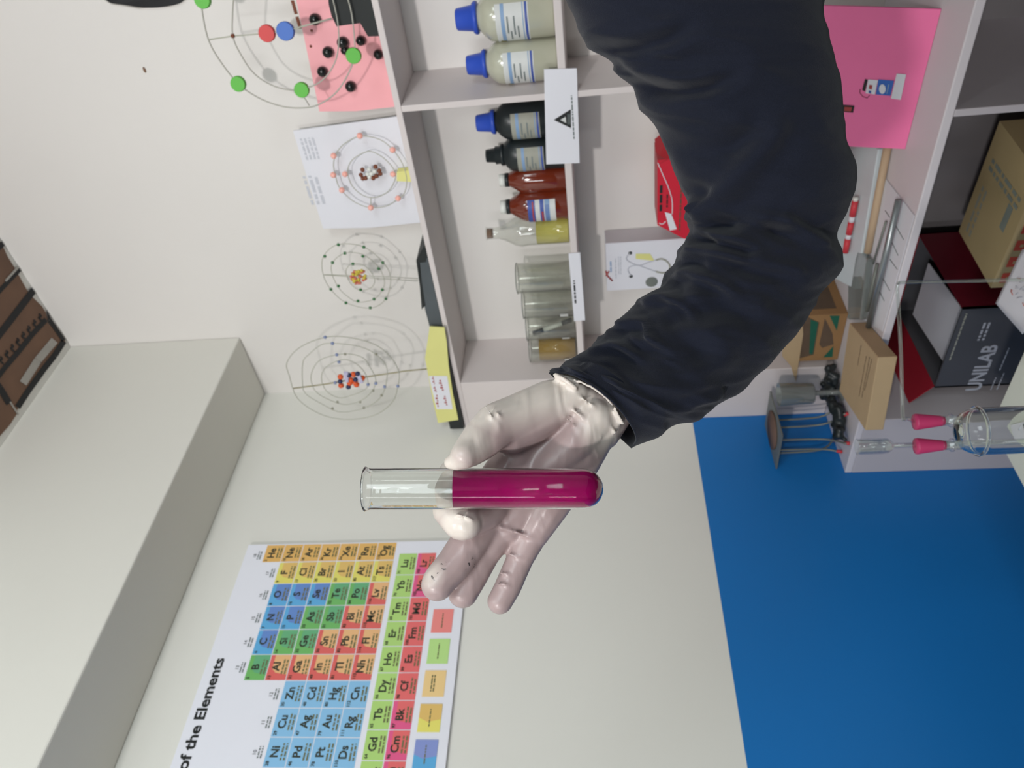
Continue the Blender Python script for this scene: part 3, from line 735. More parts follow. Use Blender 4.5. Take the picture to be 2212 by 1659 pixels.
t = empty('stethoscope_box', (0.385, -0.05, ZC), 'white box printed with a stethoscope', 'box')
YF = -0.055
p0, p1 = PY(1301, 527, YF), PY(1312, 628, YF)
xl, xr, zt = p1.x, p0.x, 1.428
b = MB(); b.box(xl, xr, YF, -0.002, ZW, zt, M['white'])
b.box(xr-0.0005, xr+0.0008, YF+0.001, -0.003, ZW, zt-0.001, M['cab'])
def yy(pts, r, m):
    b.tube(spline([PY(1290+a/11.64, 500+c_/11.64, YF-0.0008) for a, c_ in pts], 6, False), r, m, 5)
yy([(830, 540), (740, 640), (760, 730), (950, 830), (1100, 850), (1280, 780), (1480, 720)], 0.0014, M['faint_ink'])
yy([(850, 1120), (770, 980), (820, 890), (1000, 850), (1200, 910), (1480, 1010)], 0.0014, M['faint_ink'])
yy([(1480, 720), (1620, 690), (1760, 760), (1830, 880), (1800, 1000)], 0.0020, M['label_dim'])
yy([(1480, 1010), (1640, 1040), (1760, 1020)], 0.0020, M['label_dim'])
b.sphere(PY(1290+830/11.64, 500+545/11.64, YF-0.001), 0.0045, M['bottle_black'], 8, 0.2)
b.sphere(PY(1290+850/11.64, 500+1130/11.64, YF-0.001), 0.0045, M['bottle_black'], 8, 0.2)
b.sphere(PY(1290+1370/11.64, 500+1270/11.64, YF-0.0005), 0.014, M['steel_dull'], 20, 0.05)
b.lines(PY(1290+500/11.64, 500+1180/11.64, YF-0.0008), X, Z, 0.055, 0.005, 1, M['faint_ink'], 21)
b.lines(PY(1290+620/11.64, 500+1070/11.64, YF-0.0008), X, Z, 0.048, 0.009, 2, M['faint_ink'], 22)
b.lines(PY(1290+380/11.64, 500+1020/11.64, YF-0.0008), X, Z, 0.030, 0.006, 1, M['label_lblue'], 23)
q = [PY(1290+a/11.64, 500+c_/11.64, YF-0.0007) for a, c_ in [(970, 560), (970, 690), (1440, 740), (1330, 560)]]
b.add(q, [(0, 1, 2, 3)], M['label_olive'] if False else M['yellow'])
b.tube([PY(1290+a/11.64, 500+c_/11.64, YF-0.001) for a, c_ in [(220, 1000), (260, 1120), (380, 1240)]], 0.0022, M['label_red'], 5)
b.tube([PY(1290+a/11.64, 500+c_/11.64, YF-0.001) for a, c_ in [(220, 1110), (300, 1000)]], 0.0018, M['label_red'], 5)
b.build('body', t)

# ---- things standing and lying on the counter
t = empty('pink_folder', (0.86, -0.22, ZC), 'hot pink folder leaning in front of the shelf, with small stickers', 'folder')
# plane through the bottom edge and the top right corner
A0, B0 = PZ(2033, 20, ZC+0.0005), PZ(1955, 322, ZC+0.0005)
T0 = PY(1771, 18, -0.155)
nrm = (B0-A0).cross(T0-A0).normalized()
def PN(px, py, off=0.0):
    r = ray(px, py); return CAM + r*((A0-CAM).dot(nrm)/r.dot(nrm)) + nfront*off
nfront = -nrm if nrm.dot(CAM-A0) < 0 else nrm
nfront = nrm if nrm.dot(CAM-A0) > 0 else -nrm
q = [PN(2033, 20), PN(1955, 322), PN(1795, 317), PN(1700, 150), PN(1745, -30), PN(1771, 12)]
q = [PN(2033, 20), PN(1955, 322), PN(1742, 312), PN(1771, 12)]
b = MB(); b.prism(q, nfront*-0.004, M['pink'])
def pq(l, m, off=0.001): b.add([PN(x_, y_, off) for x_, y_ in l], [tuple(range(len(l)))], m)
def s5(l): return [(1840+a/10.37, 140+c_/10.37) for a, c_ in l]
pq(s5([(300, 310), (360, 330), (300, 590), (235, 560)]), M['ink'])
pq(s5([(370, 320), (590, 340), (520, 660), (310, 630)]), M['white'])
pq(s5([(600, 320), (950, 350), (870, 690), (540, 660)]), M['bluefoam'])
e = [(690+75*math.cos(k*PI/8), 535+108*math.sin(k*PI/8)) for k in range(16)]
pq(s5(e), M['white'], 0.0016)
pq(s5([(400, 440), (470, 450), (450, 550), (385, 520)]), M['label_red'], 0.0016)
pq(s5([(820, 430), (850, 430), (800, 640), (780, 640)]), M['label_lblue'], 0.0016)
pq(s5([(390, 560), (440, 580), (430, 640), (380, 620)]), M['label_blue'], 0.0016)
pq(s5([(1010, 190), (1220, 210), (1100, 780), (880, 750)]), M['white'])
pq([(1821, 226), (1846, 228), (1843, 243), (1820, 241)], M['ink'])
pq([(1825, 230), (1841, 231), (1839, 240), (1824, 239)], M['label_red'], 0.0016)
b.tube([PN(x_, y_, 0.0008) for x_, y_ in s5([(190, 540), (180, 620), (250, 710), (350, 740), (400, 680)])], 0.0006, M['maroon'], 4)
b.build('cover', t)
MB().prism([PN(1764, 13, -0.006), PN(1789, 100, -0.006), PN(1780, 200, -.006), PN(1700, 150, -0.006), PN(1700, 10, -.006)], nfront*-0.001, M['white']).build('inner_sheet', t)

# dark lumpy pouch on the counter past the folder
b = MB(); rd = random.Random(12)
for i in range(26):
    p = PZ(1905, -8, ZC+0.03)+Vector((rd.uniform(0.012, .10), rd.uniform(-.03, .10), rd.uniform(-.005, .03)))
    b.sphere(Vector((max(p.x, 1.0), min(p.y, -0.16), p.z)), rd.uniform(.018, .026), M['bottle_black'] if i % 4 else M['cork'], 10)
o = b.build('dark_pouch'); tag(o, 'dark lumpy pouch on the counter beyond the pink folder', 'pouch')
mm = o.modifiers.new('s', 'SMOOTH'); mm.factor = 0.5; mm.iterations = 1
# white foam lid lying towards the wall, wooden rod in front of it
ZL = 0.926
yb = -0.012
t4 = [PZ(1897, 322, ZL), PZ(1847, 625, ZL), PY(1763, 612, yb), PY(1763, 612, yb)]
t4[3].x = t4[0].x-0.02; t4[2].x = max(t4[2].x, 0.322)
lidm = mat('pale_blue_foam', (206, 216, 220), 0.6, 0.04, 40)
o = MB().hexa([Vector((p.x, p.y, ZC+0.0005)) for p in t4], t4, lidm).build('foam_lid', bevel=0.002)
ZBK = t4[2].z
tag(o, 'pale blue-white foam lid lying on the counter against the wall', 'lid')
t = empty('board_marker', PZ(1838, 485, ZL), 'red and white striped marker lying on the foam lid', 'marker')
lnrm = (t4[1]-t4[0]).cross(t4[3]-t4[0]).normalized()
def PL(px, py, off):
    r_ = ray(px, py); o_ = t4[0]+(lnrm if lnrm.z > 0 else -lnrm)*off
    return CAM + r_*((o_-CAM).dot(lnrm)/r_.dot(lnrm))
pa, pb = PL(1849, 426, 0.0066), PL(1826, 545, 0.0066)
for f0, f1, m, r, nm in [(0, .06, 'beadwhite', .0052, 'tip'), (.06, .33, 'redcap', .0062, 'cap'), (.33, .43, 'white', .0056, 'band'), (.43, .66, 'redcap', .006, 'barrel'), (.66, .74, 'white', .0056, 'band'), (.74, 1, 'redcap', .006, 'end')]:
    MB().tube([pa.lerp(pb, f0), pa.lerp(pb, f1)], r, M[m], 14).build(nm, t)
o = MB().tube([PZ(1917, 318, ZC+0.0075), PZ(1874, 545, ZC+0.0075)], 0.0072, M['wood'], 14).build('wooden_rod')
tag(o, 'pale wooden rod on the counter in front of the foam lid', 'rod')
b = MB()
q = [PZ(1908, 380, ZC+0.0012), PZ(1982, 478, ZC+0.0012), PZ(1920, 748, ZC+0.0012), PZ(1862, 690, ZC+0.0012), PZ(1880, 560, ZC+.0012)]
q[1].y = max(q[1].y, KY+0.004); q[2].y = max(q[2].y, KY+0.004)
b.prism(list(reversed(q)), (0, 0, -0.0010), M['white'])
for i, (a, c_, d, e_) in enumerate([(1912, 455, 1922, 470), (1935, 488, 1952, 518), (1925, 520, 1940, 552), (1922, 560, 1938, 582), (1906, 600, 1922, 628), (1900, 630, 1910, 650)]):
    b.tube([PZ(a, c_, ZC+0.0018), PZ(d, e_, ZC+0.0018)], 0.0006, M['grey_ink'], 4)
tag(b.build('paper_sheet'), 'white printed sheet on the counter under the glass rods', 'paper')
def rodthing(name, a, c_, r, m, lab, cat, z=0.0):
    o = MB().tube([PZ(*a, ZC+0.003+r+z), PZ(*c_, ZC+0.003+r+z)], r, m, 12).build(name); tag(o, lab, cat)
rodthing('metal_tube', (1941, 432), (1876, 706), 0.0058, M['steel'], 'thick grey metal tube lying on the white sheet', 'tube')
rodthing('metal_rod', (1914, 478), (1886, 570), 0.0022, M['steel_dull'], 'thin grey rod beside the thick metal tube', 'rod')
rodthing('metal_file', (1895, 570), (1873, 672), 0.0036, M['steel_dull'], 'short dark metal rod between the plastic bag and the thick tube', 'rod')
t = MB(); q = [PZ(1868, 540, ZC+0.002), PZ(1889, 560, ZC+0.002), PZ(1874, 690, ZC+0.002), PZ(1845, 690, ZC+0.002), PZ(1846, 610, ZC+.002)]
t.prism(list(reversed(q)), (0, 0, 0.014), M['plastic_clear'])
tag(t.build('plastic_pouch', bevel=0.004), 'clear plastic pouch beside the foam lid', 'pouch')

# brown carton with an open flap
t = empty('brown_carton', (0.25, -0.12, ZC), 'brown cardboard carton with green triangle print and open flaps', 'carton')
FY = -0.162
x0c, x1c, ztc = 0.178, 0.312, PY(1733, 700, FY).z
b = MB(); b.box(x0c, x1c, FY, -0.02, ZC+0.0003, ztc, M['kraft2'])
def fq(l, m, off=0.0007): b.add([PY(1700+a/4.88, 600+c_/4.88, FY-off) for a, c_ in l], [tuple(range(len(l)))], m)
fq([(160, 370), (250, 430), (340, 470), (280, 810), (130, 850), (165, 600)], M['carton_ink'])
fq([(250, 440), (330, 470), (270, 810), (235, 800)], M['carton_green'], 0.001)
fq([(450, 400), (555, 400), (525, 560)], M['carton_green'])
fq([(490, 720), (480, 835), (380, 840)], M['carton_green'])
fq([(400, 430), (480, 590), (490, 700), (370, 740), (340, 700)], M['carton_ink'])
b.box(x1c, x1c+0.0006, FY+0.02, -0.03, ZC+0.02, ztc-0.01, M['carton_ink'])
b.build('body', t)
fl = [PY(a, c_, FY-0.004) for a, c_ in [(1733, 678), (1735, 723), (1731, 748), (1719, 825), (1708, 790), (1690, 770), (1690, 690)]]
MB().prism(fl, (0, 0.002, 0), M['kraft']).build('flap', t)

# flat kraft box hanging over the counter edge
ZK = 0.946
k4 = [PZ(1835, 697, ZK), PZ(1897, 772, ZK), PZ(1869, 930, ZK), PZ(1806, 848, ZK)]
k4[3] = k4[0]+(k4[2]-k4[1])
b = MB(); b.prism(list(reversed(k4)), (0, 0, -(ZK-ZC-0.0006)), M['kraft'])
e1 = (k4[2]-k4[1]).normalized(); e2 = (k4[0]-k4[1]).normalized()
def kq(px, py): return PZ(px, py, ZK+0.0006)
for (a, c_, n) in [((1856, 858), (1872, 770), 1), ((1862, 860), (1879, 772), 1), ((1868, 845), (1884, 776), 1), ((1853, 790), (1861, 745), 1)]:
    d = kq(*c_)-kq(*a); L = d.length; d.normalize(); up_ = Z.cross(d)
    b.lines(kq(*a), d, up_, L, 0.004, 1, M['carton_ink'], int(a[0]))
tag(b.build('kraft_box', bevel=0.0015), 'flat plain kraft box with small print overhanging the counter corner', 'box')

# tripod stand with wire gauze, charcoal bag behind it
t = empty('tripod_stand', (0.08, -0.27, ZC), 'small metal tripod stand with red-tipped legs at the counter end', 'stand')
feet = [(1816, 876), (1832, 893), (1808, 946), (1835, 958), (1819, 976)]
zt = 1.055
ctr = Vector((0.030, -0.255, zt))
RR = 0.045
MB().tube([ctr+Vector((RR*math.cos(a*PI/16), RR*math.sin(a*PI/16), 0)) for a in range(32)], 0.0022, M['steel_dull'], 6, True).build('ring', t)
for i, f in enumerate(feet):
    p = PZ(*f, ZC+0.001); p.x = max(p.x, 0.012)
    d = Vector((p.x-ctr.x, p.y-ctr.y, 0)).normalized()
    top = ctr+d*RR
    top.x = max(top.x, 0.006)
    mid = Vector((top.x, top.y, ZC+0.05)).lerp(p, 0.15)
    MB().tube(spline([top, mid, p+Vector((0, 0, 0.006))], 6, False), 0.0024, M['steel_dull'], 7).build('leg', t)
    MB().tube([p, p+(mid-p).normalized()*0.012], [0.0042, 0.0036], M['redcap'], 8).build('rubber_tip', t)
b = MB(); cg = ctr+Vector((0.030, 0, 0.006))
b.box(0.004, 0.118, -0.335, -0.195, zt+0.003, zt+0.006, M['steel_dull'])
b.lathe([(0, 0.0), (0.045, 0.0), (0.046, 0.003), (0, 0.004)], (0.060, -0.265, zt+0.0062), M['gauze'], 28)
tag(b.build('wire_gauze'), 'square wire gauze with a brown centre lying on the tripod', 'gauze')
o = MB().box(0.108, 0.150, -0.285, -0.205, 0.985, zt+0.001, M['plastic_clear']).build('plastic_cup', bevel=0.004)
bpy.data.objects.remove(o)
b = MB(); b.lathe([(0, 0.0), (0.022, 0), (0.024, 0.003), (0.027, 0.075), (0.0275, 0.076), (0.0262, 0.076), (0.023, 0.006), (0, 0.005)], (0.142, -0.232, ZC+0.064), M['plastic_clear'], 24)
b.lathe([(0, 0), (0.020, 0), (0.020, 0.004), (0.006, 0.006), (0.006, 0.060), (0.02, 0.063), (0, 0.063)], (0.142, -0.232, ZC+0.0008), M['plastic_clear'], 20)
tag(b.build('plastic_cup'), 'grey translucent cup on a clear stem beside the tripod', 'cup')
b = MB(); rd = random.Random(5)
path = spline([PZ(a, c_, ZC+0.014) for a, c_ in [(1800, 802), (1800, 830), (1788, 848), (1800, 868), (1815, 890), (1812, 915), (1822, 935)]], 6, False)
for i, p in enumerate(path):
    for k in range(3):
        q = p+Vector((rd.uniform(-.012, .012), rd.uniform(-.012, .012), rd.uniform(-.008, .014)))
        q.x = max(q.x, 0.014); q.y = min(q.y, -0.176); q.z = max(q.z, ZC+0.0115)
        b.sphere(q, rd.uniform(0.007, 0.0115), M['bottle_black'], 8)
o = b.build('black_cloth'); tag(o, 'crumpled black cloth heaped between the kraft box and the tripod', 'cloth')
mm = o.modifiers.new('r', 'REMESH'); mm.mode = 'VOXEL'; mm.voxel_size = 0.0025; mm.use_smooth_shade = True
sm = o.modifiers.new('s', 'SMOOTH'); sm.factor = 0.6; sm.iterations = 22

# ---- inside the cabinet
ZB = 0.5105
t = empty('slate_carton', (0.35, -0.2, ZB), 'slate grey carton reading UNILAB with open red flaps inside the cabinet', 'carton')
FY = -0.318
a_, b_ = PY(2012, 838, FY), PY(2088, 665, FY)
xl, xr, zt = a_.x, b_.x, 0.5*(a_.z+b_.z)
b = MB(); b.box(xl, xr, FY, FY+0.004, ZB, zt, M['slate']); b.box(xl, xr, -0.064, -0.06, ZB, zt, M['slate'])
b.box(xl, xl+0.004, FY, -0.06, ZB, zt, M['slate']); b.box(xr-0.004, xr, FY+0.0, -0.06, ZB, zt, M['maroon'])
b.box(xl+.004, xr-.004, FY+.004, -0.064, ZB, ZB+0.004, M['slate'])
fw = xr-xl
def up_text(body, px, py, px2, py2, h):
    p, q_ = PY(px, py, FY-0.0012), PY(px2, py2, FY-0.0012)
    b.text(body, (p.x, FY-0.0012, p.z), X, Z, h, M['lettering'], width=abs(q_.x-p.x), bold=True)
up_text('UNILAB', 2116, 843, 2148, 745, 0.040)
b.lines(PY(2128, 735, FY-0.001), X, Z, 0.045, 0.017, 2, M['lettering'], 31)
b.lines(PY(2143, 842, FY-0.001), X, Z, 0.035, 0.005, 1, M['lettering'], 32)
b.lines(PY(2156, 842, FY-0.001), X, Z, 0.050, 0.005, 1, M['lettering'], 33)
b.lines(PY(2162, 800, FY-0.001), X, Z, 0.060, 0.005, 1, M['faint_ink'], 34)
b.lines(PY(2055, 778, FY-0.001), X, Z, 0.120, 0.006, 1, M['label_dim'], 35)
b.build('body', t)
MB().hexa([(xl, FY+0.004, zt-0.001), (xl+0.002, FY+0.004, zt), (xl+0.002, -0.065, zt), (xl, -0.065, zt-0.001)],
          [(xl-0.055, FY+0.012, zt+0.034), (xl-0.053, FY+0.012, zt+0.036), (xl-0.053, -0.08, zt+0.036), (xl-0.055, -0.08, zt+0.034)], M['crimson']).build('flap', t)
MB().hexa([(xl+.005, -0.066, zt-0.001), (xr-.005, -0.066, zt-0.001), (xr-.005, -0.064, zt), (xl+.005, -0.064, zt)],
          [(xl+.012, -0.03, zt+0.058), (xr-.012, -0.03, zt+0.058), (xr-.012, -0.028, zt+0.058), (xl+.012, -0.028, zt+0.058)], M['crimson']).build('flap', t)
MB().hexa([(xl+0.02, FY+0.02, zt-0.035), (xr-0.05, FY+0.03, zt-0.035), (xr-0.05, -0.10, zt-0.02), (xl+0.02, -0.10, zt-0.02)],
          [(xl+0.02, FY+0.02, zt-0.033), (xr-0.05, FY+0.03, zt-0.033), (xr-0.05, -0.10, zt-0.018), (xl+0.02, -0.10, zt-0.018)], M['white']).build('inner_sheet', t)

t = empty('tan_carton', (0.62, -0.25, ZB), 'tan carton with red characters along its front edge inside the cabinet', 'carton')
ZTc = 0.742
tp = [PZ(2140, 622, ZTc), PZ(2190, 507, ZTc)]
# rectangle from the front-left corner, near edge direction and depth direction
o0 = tp[0]; ex = (tp[1]-tp[0]); ex.z = 0; L1 = 0.235; ex.normalize(); ey = Vector((-ex.y, ex.x, 0)); L2 = 0.17
r4 = [o0, o0+ex*L1, o0+ex*L1+ey*L2, o0+ey*L2]
b = MB(); b.prism(list(reversed(r4)), (0, 0, -(ZTc-ZB-0.0005)), M['tanbox'])
fn = -ey*0.0008
for i in range(5):
    c0 = o0+ex*(0.012+i*0.036)+Vector((0, 0, -0.030))+fn
    b.quad(c0, c0+ex*0.022, c0+ex*0.022+Z*0.020, c0+Z*0.020, M['tanred'])
    b.quad(c0+ex*0.007+Z*0.006+fn*.5, c0+ex*0.013+Z*0.006+fn*.5, c0+ex*0.013+Z*0.012+fn*.5, c0+ex*0.007+Z*0.012+fn*.5, M['tanbox'])
zq_ = Z*0.0007
for (u, v, a, c_) in [(0.10, 0.03, 0.05, 0.018)]:
    c0 = o0+ex*u+ey*v+zq_; b.quad(c0, c0+ex*a, c0+ex*a+ey*c_, c0+ey*c_, M['tanblue'])
b.lines(o0+ex*0.02+ey*0.12+zq_, ex, ey, 0.10, 0.03, 2, M['label_dim'], 44)
b.lines(o0+ex*0.18+ey*0.02+zq_, ey, -ex, 0.13, 0.03, 2, M['tanblue'], 45)
b.build('body', t)
MB().box(0.790, 0.838, -0.30, -0.05, ZB+0.0005, 0.70, M['maroon']).build('maroon_box', bevel=0.002)
tag(bpy.data.objects['maroon_box'], 'maroon box at the far end of the cabinet bay, by the divider', 'box')

# ================================================================ FOREGROUND TABLE, PAPER, GLASS BOTTLE
ZTAB = 0.80
vx = PZ(2140, 920, ZTAB)
t = empty('white_table', (vx.x+0.3, vx.y-0.4, 0.0), 'white-topped table corner in the near foreground', 'table')
TX0, TX1, TY1, TY0 = vx.x, vx.x+0.62, vx.y, vx.y-0.85
MB().box(TX0, TX1, TY0, TY1, ZTAB-0.03, ZTAB, M['table']).build('tabletop', t, 0.002)
for sx, sy in [(TX0+.05, TY1-.05), (TX1-.05, TY1-.05), (TX0+.05, TY0+.05), (TX1-.05, TY0+.05)]:
    MB().box(sx-.02, sx+.02, sy-.02, sy+.02, 0, ZTAB-0.03, M['cab']).build('leg', t)
b = MB()
zp = ZTAB+0.002
q = [PZ(2153, 655, zp), PZ(2212, 538, zp), PZ(2330, 560, zp), PZ(2330, 900, zp), PZ(2212, 722, zp)]
def paper_pt(u, v): return q[0]*(1-u)*(1-v)+q[1]*u*(1-v)+q[2]*u*v+q[4]*(1-u)*v
vs = []; fs = []; N_ = 14
for i in range(N_+1):
    for j in range(N_+1):
        p = paper_pt(i/N_, j/N_); p = p+Z*(0.0015*noise.noise(p*22)+0.002)
        vs.append(p)
for i in range(N_):
    for j in range(N_): fs.append((i*(N_+1)+j, i*(N_+1)+j+1, (i+1)*(N_+1)+j+1, (i+1)*(N_+1)+j))
b.add(vs, fs, M['white'], True)
rd = random.Random(4)
for k in range(16):
    u, v = rd.uniform(0.3, 0.6), rd.uniform(0.15, 0.9)
    p = paper_pt(u, v)+Z*0.0045; p2 = paper_pt(u+rd.uniform(-.06, .06), v+rd.uniform(.03, .1))+Z*0.0045
    b.tube([p, p2], 0.0006, M['salmon'] if k % 3 == 0 else M['faint_ink'], 4)
o = b.build('scribbled_paper'); tag(o, 'loose white paper with faint reddish scribbles at the table edge', 'paper')
sm_ = o.modifiers.new('s', 'SOLIDIFY'); sm_.thickness = 0.0006
# small white card added in place of the table corner refracted by the bottle
b = MB(); q = [PZ(a, c_, ZTAB+0.004) for a, c_ in [(2150, 917), (2160, 958), (2195, 955), (2212, 925), (2190, 905)]]
b.prism(list(reversed(q)), (0, 0, -0.003), M['white'])
c0 = PZ(2188, 928, ZTAB+0.0046); c1 = PZ(2184, 914, ZTAB+0.0046); b.tube([c0, c1], 0.0022, M['grey_ink'], 6)
c0 = PZ(2172, 930, ZTAB+0.0046); c1 = PZ(2176, 918, ZTAB+0.0046); b.tube([c0, c1], 0.0014, M['faint_ink'], 6)
tag(b.build('refraction_card'), 'small white card added for the table corner refracted through the glass bottle', 'card')

DB = 0.93
gm = mat('lab_glass', (250, 252, 250), 0.0, 0.0, trans=1.0, ior=1.30)
bx = PD(2095, 932, DB)
t = empty('gas_generator_bottle', (bx.x, bx.y, ZTAB), 'clear two-necked glass bottle with pink stoppers and a bent tube', 'lab glassware')
kf = DB/F
zsh = PD(2112, 932, DB).z; ztop = PD(2068, 932, DB).z
R0 = 51*kf
o0 = (bx.x, bx.y, ZTAB+0.001)
prof = [(0, 0.0), (R0*0.93, 0.0), (R0, 0.005), (R0, zsh-ZTAB-0.006), (R0*0.99, zsh-ZTAB), (R0*0.93, zsh-ZTAB+0.008), (R0*0.78, zsh-ZTAB+0.016), (R0*0.5, zsh-ZTAB+0.0215), (0, zsh-ZTAB+0.0225)]
inner = [(0, zsh-ZTAB+0.0200), (R0*0.48, zsh-ZTAB+0.0192), (R0*0.74, zsh-ZTAB+0.0138), (R0*0.88, zsh-ZTAB+0.0066), (R0*0.945, zsh-ZTAB-0.002), (R0*0.95, 0.012), (R0*0.88, 0.006), (0, 0.005)]
MB().lathe(prof+inner, o0, gm, 48).build('body', t)
MB().tube([Vector((bx.x+R0*math.cos(a*PI/24)*1.01, bx.y+R0*math.sin(a*PI/24)*1.01, zsh+0.001)) for a in range(48)], 0.0022, gm, 8, True).build('shoulder_ring', t)
def vertical(px0, px1, py, dd=DB):
    a = PD(px0, py, dd); e = PD(px1, py, dd)
    return Vector((bx.x+(a-PD(px0, 932, dd)).x*1.0, bx.y+(a-PD(px0, 932, dd)).y, 0)), a.z, e.z
def nk(py):
    d = RGT*((932-py)*kf); return Vector((bx.x+d.x, bx.y+d.y, 0))
def zat(px): return PD(px, 932, DB).z
for py, left in ((960, True), (907, False)):
    n0 = nk(py)
    def vlathe(prof, m, nm, seg=24): MB().lathe([(r_, z_) for r_, z_ in prof], (n0.x, n0.y, 0), m, seg).build(nm, t)
    vlathe([(0.0058, zat(2078)), (0.0056, zat(2064)), (0.0080, zat(2059)), (0.0080, zat(2055)), (0.0056, zat(2050)), (0.0056, zat(2040)), (0.0066, zat(2036)), (0.0046, zat(2036)), (0.0044, zat(2078))], M['glass'], 'neck')
    vlathe([(0, zat(2043)), (0.0054, zat(2043)), (0.0062, zat(2036)), (0.0098, zat(1986)), (0.0094, zat(1981)), (0.003, zat(1980)), (0, zat(1982))], M['stopper'], 'stopper')
n0 = nk(957)
MB().lathe([(0.0030, zat(1981)), (0.0030, zat(1935)), (0.0062, zat(1930)), (0.0088, zat(1922)), (0.0094, zat(1912)), (0.0094, zat(1862)), (0.0100, zat(1858)), (0.0084, zat(1858)), (0.0082, zat(1912)), (0.0070, zat(1924)), (0.0018, zat(1934)), (0.0018, zat(1981))], (n0.x, n0.y, 0), M['glass'], 28).build('funnel', t)
MB().tube([Vector((n0.x, n0.y, zat(2066))), Vector((n0.x, n0.y, ZTAB+0.02))], 0.0032, M['glass'], 10).build('funnel_stem', t)
n1 = nk(907)
off = n1 - PD(1980, 907, DB); 
bp_ = [(1981, 907), (1962, 905), (1955, 903), (1950, 896), (1946, 760), (1940, 650), (1938, 624), (1941, 613), (1950, 610), (2050, 608), (2260, 603)]
bp3 = [PD(a, c_, DB) for a, c_ in bp_]
bp3[0] = Vector((n1.x, n1.y, zat(1983)))
MB().tube(spline(bp3, 6, False), 0.0022, M['glass'], 10, caps=False).build('bent_tube', t)
MB().tube(spline(bp3, 6, False), 0.0012, M['glass'], 8, caps=False).build('tube_bore', t)

# ================================================================ PERSON: arm, glove, jacket
RD = F
def cl(b, pts, m, seg=16, step=0.12):
    """chain of overlapping balls (px, py, depth, radius in m) that a remesh fuses into one skin"""
    Q = [(PD(p[0], p[1], p[2]), p[3]) for p in pts]
    Q = [(a, ra+0.0010) for a, ra in Q]
    for (a, ra), (c_, rc) in zip(Q[:-1], Q[1:]):
        L = (c_-a).length; n = max(1, int(L/(step*min(ra, rc))))
        for k in range(n+1):
            f = k/n; b.sphere(a.lerp(c_, f), ra*(1-f)+rc*f, m, seg)
def ccl(b, pts, m, seg=14, step=0.3):
    Q = [(Vector(p[0]), p[1]) for p in pts]
    for (a, ra), (c_, rc) in zip(Q[:-1], Q[1:]):
        L = (c_-a).length; n = max(1, int(L/(step*min(ra, rc))))
        for k in range(n+1):
            f = k/n; b.sphere(a.lerp(c_, f), ra*(1-f)+rc*f, m, seg)

